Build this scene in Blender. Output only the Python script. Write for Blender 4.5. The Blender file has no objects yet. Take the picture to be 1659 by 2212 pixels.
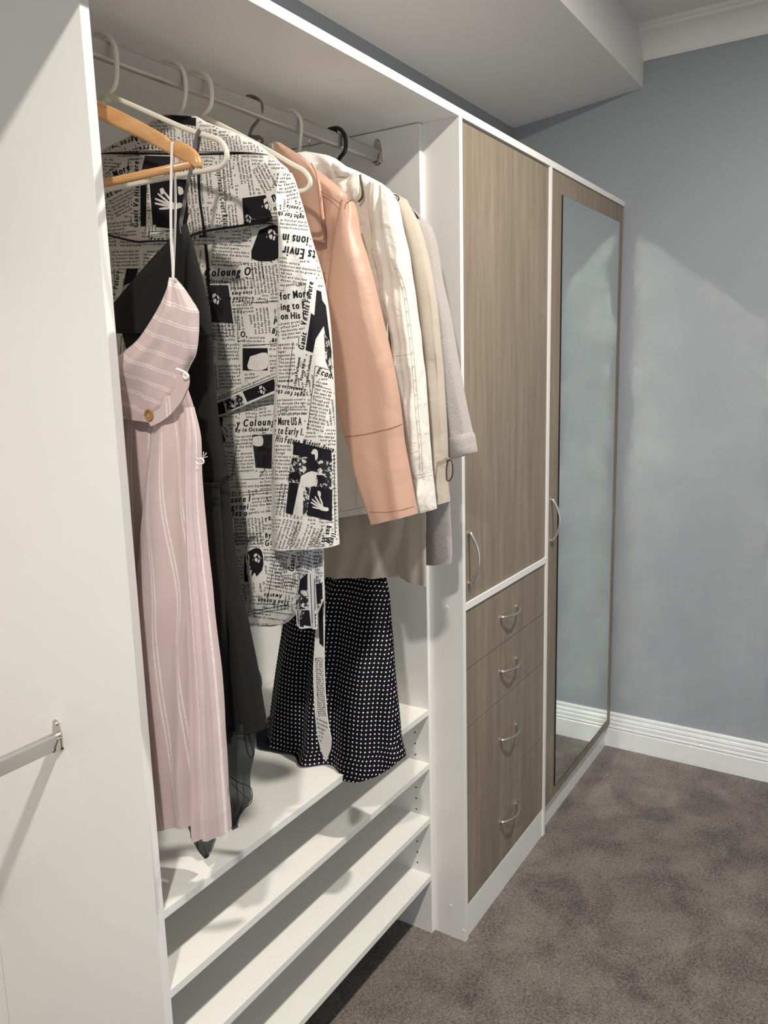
import bpy, math, random
import numpy as np
from mathutils import Vector, Matrix, noise
from mathutils.bvhtree import BVHTree

random.seed(7)
sc = bpy.context.scene
COL = sc.collection

# ---------------------------------------------------------------- camera
CAM = np.array([-0.78842, -0.87233, 1.54378])
YAW, PIT, ROL, FPX = 32.42032, -10.21275, -1.46805, 1723.173
_y, _p, _r = map(math.radians, (YAW, PIT, ROL))
FWD = np.array([math.cos(_y)*math.cos(_p), math.sin(_y)*math.cos(_p), math.sin(_p)])
_rt = np.array([math.sin(_y), -math.cos(_y), 0.0])
_up = np.cross(_rt, FWD)
RGT = math.cos(_r)*_rt + math.sin(_r)*_up
UPV = -math.sin(_r)*_rt + math.cos(_r)*_up
cd = bpy.data.cameras.new('camera'); cam = bpy.data.objects.new('camera', cd); COL.objects.link(cam)
cd.sensor_fit = 'HORIZONTAL'; cd.sensor_width = 36.0; cd.lens = FPX/1659*36.0
cd.clip_start = 0.02; cd.clip_end = 50
_m = Matrix.Identity(4)
for i in range(3):
    _m[i][0] = RGT[i]; _m[i][1] = UPV[i]; _m[i][2] = -FWD[i]; _m[i][3] = CAM[i]
cam.matrix_world = _m
sc.camera = cam

# ---------------------------------------------------------------- view, world, lights
sc.view_settings.view_transform = 'Standard'
sc.view_settings.look = 'None'
sc.view_settings.gamma = 1.0
sc.view_settings.use_curve_mapping = False
sc.view_settings.exposure = 0.24
sc.cycles.use_denoising = True
sc.cycles.max_bounces = 8
sc.cycles.diffuse_bounces = 6
sc.cycles.transparent_max_bounces = 12
sc.cycles.sample_clamp_indirect = 0.0
sc.cycles.blur_glossy = 0.0          # lets the mirror throw its patch of lamp light on the far wall
sc.cycles.use_adaptive_sampling = False
w = bpy.data.worlds.new('world'); sc.world = w; w.use_nodes = True
w.node_tree.nodes['Background'].inputs[0].default_value = (0.9, 0.95, 1, 1)
w.node_tree.nodes['Background'].inputs[1].default_value = 0.0

X4 = 2.27307      # far wall
YB = 0.43535      # wall face above the wardrobe
YN = 0.600        # back of the recess the wardrobe stands in
YO = -2.30        # opposite wall
XN = -2.30        # near wall
ZC = 2.672        # ceiling
YF = -0.0517      # front of the bulkhead

def spot(name, loc, power, col, size=128, blend=0.9, rad=0.035, aim=(0, 0, -1)):
    l = bpy.data.lights.new(name, 'SPOT'); o = bpy.data.objects.new(name, l); COL.objects.link(o)
    l.energy = power; l.color = col; l.spot_size = math.radians(size); l.spot_blend = blend
    l.shadow_soft_size = rad
    o.location = loc
    o.rotation_euler = Vector(aim).to_track_quat('-Z', 'Y').to_euler()
    return o
def area(name, loc, sx, sy, power, col, aim):
    l = bpy.data.lights.new(name, 'AREA'); o = bpy.data.objects.new(name, l); COL.objects.link(o)
    l.shape = 'RECTANGLE'; l.size = sx; l.size_y = sy; l.energy = power; l.color = col
    o.location = loc
    o.rotation_euler = Vector(aim).to_track_quat('-Z', 'Z').to_euler()
    return o
def downlight(x, power):
    l = bpy.data.lights.new('ceiling_downlight_lamp', 'AREA'); o = bpy.data.objects.new('ceiling_downlight_lamp', l); COL.objects.link(o)
    l.shape = 'DISK'; l.size = 0.10; l.energy = power; l.color = (1.0, 0.94, 0.85); o.location = (x, -0.84, ZC-0.012)
downlight(0.82, 32)
downlight(-1.25, 44)
area('cool_fill_light', (0.3, YO+0.06, 0.85), 1.8, 1.3, 6, (0.74, 0.88, 1.0), (0.05, 1, 0.0))  # added cool fill lamp out of view; no doorway is modelled here
area('cool_fill_light', (XN+0.06, -1.2, 0.95), 1.5, 1.5, 7, (0.74, 0.88, 1.0), (1, 0.15, 0.0))  # second added fill, unseen by the near wall, cools the lower tones

# ---------------------------------------------------------------- pixel of the photograph -> point in a plane of the room
def at(px, py, ax, val):
    d = FWD + (px-829.5)/FPX*RGT - (py-1106.0)/FPX*UPV
    k = 'xyz'.index(ax)
    return CAM + (val-CAM[k])/d[k]*d
def at_np(P, x0):
    P = np.asarray(P, float)
    d = FWD + ((P[:, 0]-829.5)/FPX)[:, None]*RGT - ((P[:, 1]-1106.0)/FPX)[:, None]*UPV
    return CAM + ((x0-CAM[0])/d[:, 0])[:, None]*d
def pxof(Q):
    Q = np.atleast_2d(Q)-CAM
    c = Q@FWD
    return 829.5+FPX*(Q@RGT)/c, 1106.0-FPX*(Q@UPV)/c

# ---------------------------------------------------------------- materials
def new_mat(name):
    m = bpy.data.materials.new(name); m.use_nodes = True
    nt = m.node_tree
    return m, nt, nt.nodes['Principled BSDF']
def nd(nt, typ, **kw):
    n = nt.nodes.new(typ)
    for k, v in kw.items():
        if k in n.inputs: n.inputs[k].default_value = v
        else: setattr(n, k, v)
    return n
def bump(nt, b, height, strength, dist):
    bn = nd(nt, 'ShaderNodeBump'); bn.inputs['Strength'].default_value = strength; bn.inputs['Distance'].default_value = dist
    nt.links.new(height, bn.inputs['Height']); nt.links.new(bn.outputs[0], b.inputs['Normal'])
def ramp(nt, fac, stops):
    r = nd(nt, 'ShaderNodeValToRGB'); nt.links.new(fac, r.inputs[0])
    cr = r.color_ramp
    while len(cr.elements) < len(stops): cr.elements.new(0.5)
    for e, (p, c) in zip(cr.elements, stops):
        e.position = p; e.color = (*c, 1)
    return r
def plain(name, col, rough=0.5, spec=0.5, metal=0.0, noise_amt=0.04, nscale=6.0, bmp=0.0, bscale=300.0, sheen=0.0):
    m, nt, b = new_mat(name)
    tc = nd(nt, 'ShaderNodeTexCoord')
    n = nd(nt, 'ShaderNodeTexNoise'); n.inputs['Scale'].default_value = nscale; n.inputs['Detail'].default_value = 3
    nt.links.new(tc.outputs['Object'], n.inputs['Vector'])
    lo = tuple(max(0, c*(1-noise_amt)) for c in col); hi = tuple(min(1, c*(1+noise_amt)) for c in col)
    r = ramp(nt, n.outputs[0], [(0.3, lo), (0.7, hi)])
    nt.links.new(r.outputs[0], b.inputs['Base Color'])
    b.inputs['Roughness'].default_value = rough
    b.inputs['Specular IOR Level'].default_value = spec
    b.inputs['Metallic'].default_value = metal
    if sheen: b.inputs['Sheen Weight'].default_value = sheen
    if bmp:
        n2 = nd(nt, 'ShaderNodeTexNoise'); n2.inputs['Scale'].default_value = bscale; n2.inputs['Detail'].default_value = 2
        nt.links.new(tc.outputs['Object'], n2.inputs['Vector'])
        bump(nt, b, n2.outputs[0], bmp, 0.002)
    return m

M = {}
M['melamine'] = plain('white_melamine', (0.80, 0.79, 0.745), 0.32, 0.4, noise_amt=0.01)
M['edge'] = plain('white_edging', (0.82, 0.80, 0.77), 0.35, 0.4, noise_amt=0.01)
M['wall'] = plain('blue_grey_wall_paint', (0.315, 0.335, 0.36), 0.75, 0.25, noise_amt=0.015, nscale=1.5, bmp=0.05, bscale=220)
M['ceiling'] = plain('ceiling_paint', (0.72, 0.70, 0.67), 0.85, 0.2, noise_amt=0.01, nscale=1.2)
M['gloss_white'] = plain('gloss_white_trim_paint', (0.80, 0.81, 0.82), 0.28, 0.5, noise_amt=0.01)
M['cornice'] = plain('cornice_paint', (0.80, 0.78, 0.73), 0.7, 0.3, noise_amt=0.01)
M['satin'] = plain('satin_chrome', (0.72, 0.70, 0.67), 0.30, 0.5, metal=1.0, noise_amt=0.02)
M['rail'] = plain('satin_aluminium', (0.55, 0.54, 0.51), 0.38, 0.5, metal=0.85, noise_amt=0.02)
M['nickel'] = plain('nickel_bracket', (0.62, 0.58, 0.52), 0.22, 0.5, metal=1.0, noise_amt=0.02)
M['dark'] = plain('black_edge', (0.006, 0.006, 0.006), 0.5)
M['gap'] = plain('drilled_hole', (0.03, 0.025, 0.02), 0.8)
M['wht_plastic'] = plain('ivory_plastic', (0.74, 0.70, 0.60), 0.30, 0.5, noise_amt=0.02)
M['gry_plastic'] = plain('grey_plastic', (0.13, 0.12, 0.12), 0.4, 0.5)
M['blk_plastic'] = plain('black_plastic', (0.012, 0.010, 0.010), 0.3, 0.5)
M['chrome'] = plain('chromed_wire', (0.75, 0.73, 0.68), 0.15, 0.5, metal=1.0)

def wood_mat():
    m, nt, b = new_mat('taupe_oak_laminate')
    tc = nd(nt, 'ShaderNodeTexCoord')
    mp = nd(nt, 'ShaderNodeMapping'); mp.inputs['Scale'].default_value = (34, 34, 1.9)
    nt.links.new(tc.outputs['Object'], mp.inputs[0])
    n = nd(nt, 'ShaderNodeTexNoise'); n.inputs['Scale'].default_value = 1.0; n.inputs['Detail'].default_value = 6; n.inputs['Roughness'].default_value = 0.65; n.inputs['Distortion'].default_value = 0.4
    nt.links.new(mp.outputs[0], n.inputs[0])
    mp2 = nd(nt, 'ShaderNodeMapping'); mp2.inputs['Scale'].default_value = (420, 420, 14)
    nt.links.new(tc.outputs['Object'], mp2.inputs[0])
    n2 = nd(nt, 'ShaderNodeTexNoise'); n2.inputs['Scale'].default_value = 1.0; n2.inputs['Detail'].default_value = 3
    nt.links.new(mp2.outputs[0], n2.inputs[0])
    mx = nd(nt, 'ShaderNodeMath', operation='MULTIPLY_ADD'); mx.inputs[1].default_value = 0.45
    nt.links.new(n2.outputs[0], mx.inputs[0]); nt.links.new(n.outputs[0], mx.inputs[2])
    r = ramp(nt, mx.outputs[0], [(0.38, (0.172, 0.134, 0.098)), (0.70, (0.232, 0.187, 0.139)), (1.02, (0.315, 0.262, 0.198))])
    nt.links.new(r.outputs[0], b.inputs['Base Color'])
    b.inputs['Roughness'].default_value = 0.5; b.inputs['Specular IOR Level'].default_value = 0.35
    bump(nt, b, n2.outputs[0], 0.15, 0.0006)
    return m
M['oak'] = wood_mat()

def beech_mat():
    m, nt, b = new_mat('varnished_beech')
    tc = nd(nt, 'ShaderNodeTexCoord')
    mp = nd(nt, 'ShaderNodeMapping'); mp.inputs['Scale'].default_value = (60, 8, 90)
    nt.links.new(tc.outputs['Object'], mp.inputs[0])
    n = nd(nt, 'ShaderNodeTexNoise'); n.inputs['Scale'].default_value = 1.0; n.inputs['Detail'].default_value = 4
    nt.links.new(mp.outputs[0], n.inputs[0])
    r = ramp(nt, n.outputs[0], [(0.3, (0.50, 0.245, 0.085)), (0.7, (0.62, 0.34, 0.14))])
    nt.links.new(r.outputs[0], b.inputs['Base Color'])
    b.inputs['Roughness'].default_value = 0.28; b.inputs['Coat Weight'].default_value = 0.3
    return m
M['beech'] = beech_mat()

def carpet_mat():
    m, nt, b = new_mat('taupe_cut_pile_carpet')
    tc = nd(nt, 'ShaderNodeTexCoord')
    def nz(scale, detail=3, rough=0.5, dist=0.0):
        n = nd(nt, 'ShaderNodeTexNoise'); n.inputs['Scale'].default_value = scale; n.inputs['Detail'].default_value = detail
        n.inputs['Roughness'].default_value = rough; n.inputs['Distortion'].default_value = dist
        nt.links.new(tc.outputs['Object'], n.inputs[0]); return n
    big = nz(6.0, 9, 0.68, 0.35); fine = nz(260, 2, 0.7); mid = nz(120, 3, 0.7)
    a = nd(nt, 'ShaderNodeMath', operation='MULTIPLY_ADD'); a.inputs[1].default_value = 1.0
    nt.links.new(fine.outputs[0], a.inputs[0]); nt.links.new(big.outputs[0], a.inputs[2])
    c = nd(nt, 'ShaderNodeMath', operation='MULTIPLY_ADD'); c.inputs[1].default_value = 0.9
    nt.links.new(mid.outputs[0], c.inputs[0]); nt.links.new(a.outputs[0], c.inputs[2])
    r = ramp(nt, c.outputs[0], [(0.72, (0.060, 0.047, 0.040)), (1.0, (0.160, 0.128, 0.108)), (0.86, (0.108, 0.086, 0.073))])
    r.color_ramp.elements[0].position = 0.80; 
    nt.links.new(r.outputs[0], b.inputs['Base Color'])
    mr = nd(nt, 'ShaderNodeMapRange'); mr.inputs['From Min'].default_value = 1.10; mr.inputs['From Max'].default_value = 1.84
    nt.links.new(c.outputs[0], mr.inputs[0])
    r.color_ramp.elements.remove(r.color_ramp.elements[1])
    e = r.color_ramp.elements
    e[0].position = 0.12; e[0].color = (0.034, 0.027, 0.024, 1)
    e[1].position = 0.85; e[1].color = (0.285, 0.235, 0.205, 1)
    nt.links.new(mr.outputs[0], r.inputs[0])
    b.inputs['Roughness'].default_value = 0.95; b.inputs['Specular IOR Level'].default_value = 0.15
    b.inputs['Sheen Weight'].default_value = 0.25
    bump(nt, b, a.outputs[0], 0.9, 0.006)
    return m
M['carpet'] = carpet_mat()

def mirror_mat():
    m, nt, b = new_mat('mirror_silver')
    b.inputs['Metallic'].default_value = 1.0; b.inputs['Roughness'].default_value = 0.012
    tc = nd(nt, 'ShaderNodeTexCoord'); n = nd(nt, 'ShaderNodeTexNoise'); n.inputs['Scale'].default_value = 5
    nt.links.new(tc.outputs['Object'], n.inputs[0])
    r = ramp(nt, n.outputs[0], [(0.3, (0.83, 0.88, 0.85)), (0.7, (0.845, 0.895, 0.865))])
    nt.links.new(r.outputs[0], b.inputs['Base Color'])
    return m
M['mirror'] = mirror_mat()

def cloth(name, col, rough=0.85, weave=1400, bmp=0.25, sheen=0.15, var=0.05, wrinkle=0.35, wscale=16, spec=0.25, wdist=0.012):
    m, nt, b = new_mat(name)
    tc = nd(nt, 'ShaderNodeTexCoord')
    n = nd(nt, 'ShaderNodeTexNoise'); n.inputs['Scale'].default_value = weave; n.inputs['Detail'].default_value = 1
    nt.links.new(tc.outputs['Object'], n.inputs[0])
    r = ramp(nt, n.outputs[0], [(0.3, tuple(c*(1-var) for c in col)), (0.7, tuple(min(1, c*(1+var)) for c in col))])
    nt.links.new(r.outputs[0], b.inputs['Base Color'])
    b.inputs['Roughness'].default_value = rough; b.inputs['Specular IOR Level'].default_value = spec
    b.inputs['Sheen Weight'].default_value = sheen
    n2 = nd(nt, 'ShaderNodeTexNoise'); n2.inputs['Scale'].default_value = wscale; n2.inputs['Detail'].default_value = 3; n2.inputs['Distortion'].default_value = 0.8
    nt.links.new(tc.outputs['Object'], n2.inputs[0])
    b1 = nd(nt, 'ShaderNodeBump'); b1.inputs['Strength'].default_value = wrinkle; b1.inputs['Distance'].default_value = wdist
    nt.links.new(n2.outputs[0], b1.inputs['Height'])
    b2 = nd(nt, 'ShaderNodeBump'); b2.inputs['Strength'].default_value = bmp; b2.inputs['Distance'].default_value = 0.0008
    nt.links.new(n.outputs[0], b2.inputs['Height']); nt.links.new(b1.outputs[0], b2.inputs['Normal'])
    nt.links.new(b2.outputs[0], b.inputs['Normal'])
    return m, nt, b, r
def clothm(*a, **k): return cloth(*a, **k)[0]
M['news'] = clothm('cream_cotton_print_ground', (0.72, 0.69, 0.64), wrinkle=0.3, wscale=22)
M['ink'] = clothm('black_print_ink', (0.010, 0.009, 0.012), wrinkle=0.0, sheen=0.0, spec=0.2)
M['piping'] = clothm('black_piping', (0.008, 0.008, 0.010), sheen=0.05)
M['news_white'] = clothm('printed_white_shape', (0.68, 0.65, 0.61), wrinkle=0.0)
M['news_in'] = clothm('pale_coat_inside', (0.66, 0.65, 0.66), wrinkle=0.3)
M['black'] = clothm('black_dress_cloth', (0.010, 0.010, 0.010), rough=0.85, sheen=0.02, spec=0.2, wrinkle=0.25, wscale=9)
M['grey_ribbon'] = clothm('grey_ribbon', (0.14, 0.135, 0.13), wrinkle=0.0)
M['white_ribbon'] = clothm('white_ribbon', (0.78, 0.74, 0.70), wrinkle=0.0)
M['peach'] = clothm('peach_faux_leather', (0.52, 0.315, 0.232), rough=0.48, weave=500, bmp=0.15, sheen=0.0, var=0.02, wrinkle=0.35, wscale=11, spec=0.4)
M['peach_seam'] = clothm('peach_seam', (0.33, 0.15, 0.095), rough=0.6, wrinkle=0.0)
M['white_cotton'] = clothm('white_cotton', (0.70, 0.66, 0.59), wrinkle=0.55, wscale=24)
M['white_fleece'] = clothm('white_fleece', (0.72, 0.70, 0.66), bmp=0.6, weave=700, wrinkle=0.2)
M['seam_w'] = clothm('cream_seam', (0.50, 0.45, 0.38), wrinkle=0.0)
M['zip'] = plain('bronze_zip', (0.12, 0.09, 0.06), 0.35, 0.5, metal=0.8)
M['beige'] = clothm('beige_twill', (0.46, 0.395, 0.325), wrinkle=0.3, wscale=14)
M['wool'] = clothm('mauve_grey_wool', (0.36, 0.325, 0.305), bmp=1.0, weave=420, var=0.12, sheen=0.4, wrinkle=0.15)
M['button'] = plain('brown_horn_button', (0.30, 0.155, 0.035), 0.3, 0.5, noise_amt=0.35, nscale=90)
M['teal'] = clothm('teal_trim', (0.01, 0.06, 0.07))

def striped(name):
    m, nt, b, r = cloth(name, (0.575, 0.445, 0.43), wrinkle=0.2, wscale=13)
    uv = nd(nt, 'ShaderNodeUVMap'); uv.uv_map = 'UVMap'
    sp = nd(nt, 'ShaderNodeSeparateXYZ'); nt.links.new(uv.outputs[0], sp.inputs[0])
    fr = nd(nt, 'ShaderNodeMath', operation='FRACT'); nt.links.new(sp.outputs[0], fr.inputs[0])
    def band(c, wd):
        s = nd(nt, 'ShaderNodeMath', operation='SUBTRACT'); s.inputs[1].default_value = c; nt.links.new(fr.outputs[0], s.inputs[0])
        a = nd(nt, 'ShaderNodeMath', operation='ABSOLUTE'); nt.links.new(s.outputs[0], a.inputs[0])
        g = nd(nt, 'ShaderNodeMath', operation='LESS_THAN'); g.inputs[1].default_value = wd; nt.links.new(a.outputs[0], g.inputs[0])
        return g
    g1, g2 = band(0.42, 0.035), band(0.56, 0.035)
    ad = nd(nt, 'ShaderNodeMath', operation='MAXIMUM'); nt.links.new(g1.outputs[0], ad.inputs[0]); nt.links.new(g2.outputs[0], ad.inputs[1])
    n = nd(nt, 'ShaderNodeTexNoise'); n.inputs['Scale'].default_value = 240
    tc = nd(nt, 'ShaderNodeTexCoord'); nt.links.new(tc.outputs['Object'], n.inputs[0])
    mu = nd(nt, 'ShaderNodeMath', operation='MULTIPLY'); nt.links.new(ad.outputs[0], mu.inputs[0]); nt.links.new(n.outputs[0], mu.inputs[1])
    mu2 = nd(nt, 'ShaderNodeMath', operation='MULTIPLY'); mu2.inputs[1].default_value = 1.05; nt.links.new(mu.outputs[0], mu2.inputs[0])
    mx = nd(nt, 'ShaderNodeMix', data_type='RGBA'); mx.clamp_factor = True
    nt.links.new(mu2.outputs[0], mx.inputs[0]); nt.links.new(r.outputs[0], mx.inputs[6]); mx.inputs[7].default_value = (0.86, 0.80, 0.76, 1)
    nt.links.new(mx.outputs[2], b.inputs['Base Color'])
    return m
M['pink'] = striped('pink_striped_cotton')

def dotted(name):
    m, nt, b, r = cloth(name, (0.003, 0.003, 0.008), rough=0.7, wrinkle=0.15, sheen=0.0, spec=0.15)
    uv = nd(nt, 'ShaderNodeUVMap'); uv.uv_map = 'UVMap'
    fr = nd(nt, 'ShaderNodeVectorMath', operation='FRACTION'); nt.links.new(uv.outputs[0], fr.inputs[0])
    di = nd(nt, 'ShaderNodeVectorMath', operation='DISTANCE'); di.inputs[1].default_value = (0.5, 0.5, 0)
    nt.links.new(fr.outputs[0], di.inputs[0])
    g = nd(nt, 'ShaderNodeMath', operation='LESS_THAN'); g.inputs[1].default_value = 0.18; nt.links.new(di.outputs['Value'], g.inputs[0])
    mx = nd(nt, 'ShaderNodeMix', data_type='RGBA')
    nt.links.new(g.outputs[0], mx.inputs[0]); nt.links.new(r.outputs[0], mx.inputs[6]); mx.inputs[7].default_value = (0.74, 0.72, 0.68, 1)
    nt.links.new(mx.outputs[2], b.inputs['Base Color'])
    return m
M['dots'] = dotted('navy_polka_dot_cloth')

def photo_mat(name, lo, scale):
    m, nt, b = new_mat(name)
    tc = nd(nt, 'ShaderNodeTexCoord')
    n = nd(nt, 'ShaderNodeTexNoise'); n.inputs['Scale'].default_value = scale; n.inputs['Detail'].default_value = 6; n.inputs['Roughness'].default_value = 0.7
    nt.links.new(tc.outputs['Object'], n.inputs[0])
    r = ramp(nt, n.outputs[0], [(lo, (0.010, 0.009, 0.012)), (lo+0.012, (0.66, 0.63, 0.59))])
    nt.links.new(r.outputs[0], b.inputs['Base Color']); b.inputs['Roughness'].default_value = 0.85
    return m
M['photo'] = photo_mat('printed_dark_picture', 0.66, 45)
M['rubble'] = photo_mat('printed_speckled_picture', 0.52, 130)

def sheer_mat():
    m, nt, b = new_mat('black_sheer_chiffon')
    b.inputs['Base Color'].default_value = (0.035, 0.045, 0.043, 1); b.inputs['Roughness'].default_value = 0.7
    tc = nd(nt, 'ShaderNodeTexCoord'); n = nd(nt, 'ShaderNodeTexNoise'); n.inputs['Scale'].default_value = 900
    nt.links.new(tc.outputs['Object'], n.inputs[0])
    mr = nd(nt, 'ShaderNodeMapRange'); mr.inputs['To Min'].default_value = 0.5; mr.inputs['To Max'].default_value = 0.88
    nt.links.new(n.outputs[0], mr.inputs[0]); nt.links.new(mr.outputs[0], b.inputs['Alpha'])
    return m
M['sheer'] = sheer_mat()

# ---------------------------------------------------------------- mesh builder
class MB:
    def __init__(s): s.v = []; s.f = []; s.mi = []; s.sm = []; s.uv = []; s.mats = []; s.n = 0
    def mat(s, m):
        if m not in s.mats: s.mats.append(m)
        return s.mats.index(m)
    def add(s, verts, faces, m, uv=None, smooth=False):
        verts = np.asarray(verts, float); k = s.mat(m)
        s.v.append(verts)
        for f in faces:
            s.f.append(tuple(int(i)+s.n for i in f)); s.mi.append(k); s.sm.append(smooth)
        s.uv.append(np.asarray(uv, float) if uv is not None else np.zeros((len(verts), 2)))
        s.n += len(verts); return s
    def box(s, x0, x1, y0, y1, z0, z1, m, bev=0.0):
        if bev <= 0:
            v = [(x, y, z) for x in (x0, x1) for y in (y0, y1) for z in (z0, z1)]
            f = [(0, 1, 3, 2), (4, 6, 7, 5), (0, 4, 5, 1), (2, 3, 7, 6), (0, 2, 6, 4), (1, 5, 7, 3)]
            return s.add(v, f, m)
        import bmesh
        bm = bmesh.new(); bmesh.ops.create_cube(bm, size=1)
        for q in bm.verts:
            q.co = Vector((x0+(q.co.x+.5)*(x1-x0), y0+(q.co.y+.5)*(y1-y0), z0+(q.co.z+.5)*(z1-z0)))
        bmesh.ops.bevel(bm, geom=list(bm.edges), offset=bev, segments=2, profile=0.7, affect='EDGES')
        bm.verts.index_update()
        s.add([tuple(q.co) for q in bm.verts], [[q.index for q in f.verts] for f in bm.faces], m)
        bm.free(); return s
    def tube(s, pts, rad, m, n=12, caps=True, flat=None, closed=False):
        """tube along pts; rad number or list; flat=(axis vector, factor) flattens the section along an axis"""
        P = np.asarray(pts, float); K = len(P)
        R_ = np.full(K, rad) if np.isscalar(rad) else np.asarray(rad, float)
        T = np.gradient(P, axis=0)
        if closed: T = np.roll(P, -1, 0)-np.roll(P, 1, 0)
        T /= np.linalg.norm(T, axis=1)[:, None]+1e-12
        ref = np.array([1.0, 0, 0])
        if abs(T[0]@ref) > 0.9: ref = np.array([0, 0, 1.0])
        V = []; prev = None
        for i in range(K):
            a = ref - (ref@T[i])*T[i] if prev is None else prev-(prev@T[i])*T[i]
            a /= np.linalg.norm(a)+1e-12; prev = a
            b = np.cross(T[i], a)
            for j in range(n):
                t = 2*math.pi*j/n
                o = R_[i]*(math.cos(t)*a+math.sin(t)*b)
                if flat is not None:
                    ax = np.asarray(flat[0], float); o = o - (1-flat[1])*(o@ax)*ax
                V.append(P[i]+o)
        F = []
        for i in range(K if closed else K-1):
            i2 = (i+1) % K
            for j in range(n):
                F.append((i*n+j, i*n+(j+1) % n, i2*n+(j+1) % n, i2*n+j))
        if caps and not closed:
            F.append(tuple(range(n))[::-1]); F.append(tuple((K-1)*n+j for j in range(n)))
        return s.add(V, F, m, smooth=True)
    def extrude(s, prof, axis, a, b, m, smooth=False):
        """closed 2D profile extruded along an axis; prof in the two other axes in xyz order"""
        n = len(prof); V = []
        for t in (a, b):
            for p in prof:
                q = list(p); q.insert('xyz'.index(axis), t); V.append(q)
        F = [(i, (i+1) % n, n+(i+1) % n, n+i) for i in range(n)]
        F += [tuple(range(n))[::-1], tuple(range(n, 2*n))]
        return s.add(V, F, m, smooth=smooth)
    def disc(s, c, axis, r, h, m, n=16):
        """short cylinder from c along +axis vector by h"""
        ax = Vector(axis).normalized(); a = ax.orthogonal().normalized(); b = ax.cross(a); c = Vector(c)
        V = [c+r*(math.cos(2*math.pi*j/n)*a+math.sin(2*math.pi*j/n)*b)+k*h*ax for k in (0, 1) for j in range(n)]
        F = [(j, (j+1) % n, n+(j+1) % n, n+j) for j in range(n)]+[tuple(range(n))[::-1], tuple(range(n, 2*n))]
        return s.add([tuple(q) for q in V], F, m)
    def build(s, name, parent=None, label=None, kind=None, recalc=True):
        me = bpy.data.meshes.new(name)
        V = np.concatenate(s.v)
        org = np.zeros(3)
        me.from_pydata((V-org).tolist(), [], s.f)
        for m in s.mats: me.materials.append(m)
        me.polygons.foreach_set('material_index', s.mi)
        me.polygons.foreach_set('use_smooth', s.sm)
        U = np.concatenate(s.uv)
        uvl = me.uv_layers.new(name='UVMap')
        li = np.empty(len(me.loops), int); me.loops.foreach_get('vertex_index', li)
        uvl.data.foreach_set('uv', U[li].ravel())
        me.update()
        if recalc:
            import bmesh
            bm = bmesh.new(); bm.from_mesh(me); bmesh.ops.recalc_face_normals(bm, faces=bm.faces); bm.to_mesh(me); bm.free()
        o = bpy.data.objects.new(name, me); COL.objects.link(o)
        if parent is not None:
            o.parent = parent
            root = parent
            off = Vector((0, 0, 0))
            while root is not None: off += root.location; root = root.parent
            o.location = -off
            # keep the geometry where it was built; local origin at the thing's base
            me.transform(Matrix.Translation(-off)); o.location = (0, 0, 0)
        if label: o['label'] = label
        if kind: o['kind'] = kind
        return o
def thing(name, label, cat, loc=(0, 0, 0), group=None):
    o = bpy.data.objects.new(name, None); COL.objects.link(o); o.empty_display_size = 0.05
    o.location = loc; o['label'] = label; o['category'] = cat
    if group: o['group'] = group
    return o
def struct(mb, name):
    return mb.build(name, kind='structure')

# ---------------------------------------------------------------- the room
T = 0.016
X1, X2 = 0.94414, 1.52008
D1 = 0.0953
HT = 2.10
TT = 0.0175
struct(MB().box(XN-.1, X4+.1, YO-.1, YN+.1, -0.1, 0.0, M['carpet']), 'floor')
struct(MB().box(XN-.1, X4+.1, YO-.1, YN+.1, ZC, ZC+0.1, M['ceiling']), 'ceiling')
wl = MB(); wl.box(XN, X4, YN, YN+.1, 0, ZC, M['wall']); wl.box(XN, X4, YB, YN, HT+TT+.004, 2.46, M['wall'])
struct(wl, 'wall_left')
struct(MB().box(X4, X4+.1, YO-.1, YN+.1, 0, ZC, M['wall']), 'wall_far')
struct(MB().box(XN, X4, YO-.1, YO, 0, ZC, M['wall']), 'wall_right')
struct(MB().box(XN-.1, XN, YO-.1, YN+.1, 0, ZC, M['wall']), 'wall_near')
b = MB(); b.extrude([(YN, 2.4235), (YF, 2.4922), (YF, ZC), (YN, ZC)], 'x', XN, X4, M['ceiling'])
struct(b, 'trim_1')   # the bulkhead over the wardrobe
# cornice on the far wall
def cove(n=9):
    P = [(0, 0), (-0.006, 0), (-0.008, 0.004)]
    for i in range(n+1):
        t = i/n*math.pi/2
        P.append((-0.010-0.062*(1-math.cos(t)), 0.006+0.066*math.sin(t)))
    P += [(-0.078, 0.074), (-0.078, 0.081), (-0.090, 0.083), (-0.090, 0.095), (0, 0.095)]
    return P
c = MB(); c.extrude([(X4+px_, ZC-0.095+pz) for px_, pz in cove()], 'y', YO, YF, M['cornice'])
# extrude wants profile in the two other axes (x, z)
struct(c, 'trim_2')
sk = [(0, 0), (-0.018, 0), (-0.018, 0.074), (-0.0155, 0.077), (-0.0165, 0.080), (-0.0195, 0.084), (-0.0185, 0.089), (-0.0150, 0.091),
      (-0.0150, 0.094), (-0.0165, 0.097), (-0.0165, 0.106), (-0.012, 0.109), (-0.012, 0.112), (-0.0145, 0.116), (-0.0125, 0.124), (-0.009, 0.127),
      (-0.009, 0.131), (-0.0105, 0.135), (-0.009, 0.141), (-0.005, 0.1445), (0, 0.1445)]
c = MB(); c.extrude([(X4+a, z) for a, z in sk], 'y', YO, 0.03, M['gloss_white']); struct(c, 'baseboard_far')
c = MB(); c.extrude([(YO-a, z) for a, z in sk], 'x', XN, X4, M['gloss_white']); struct(c, 'baseboard_right')

# ---------------------------------------------------------------- wardrobe
BV = 0.0008
ZS = [0.65932, 0.50759, 0.35047, 0.17892]
YE = YN-0.004

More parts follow.
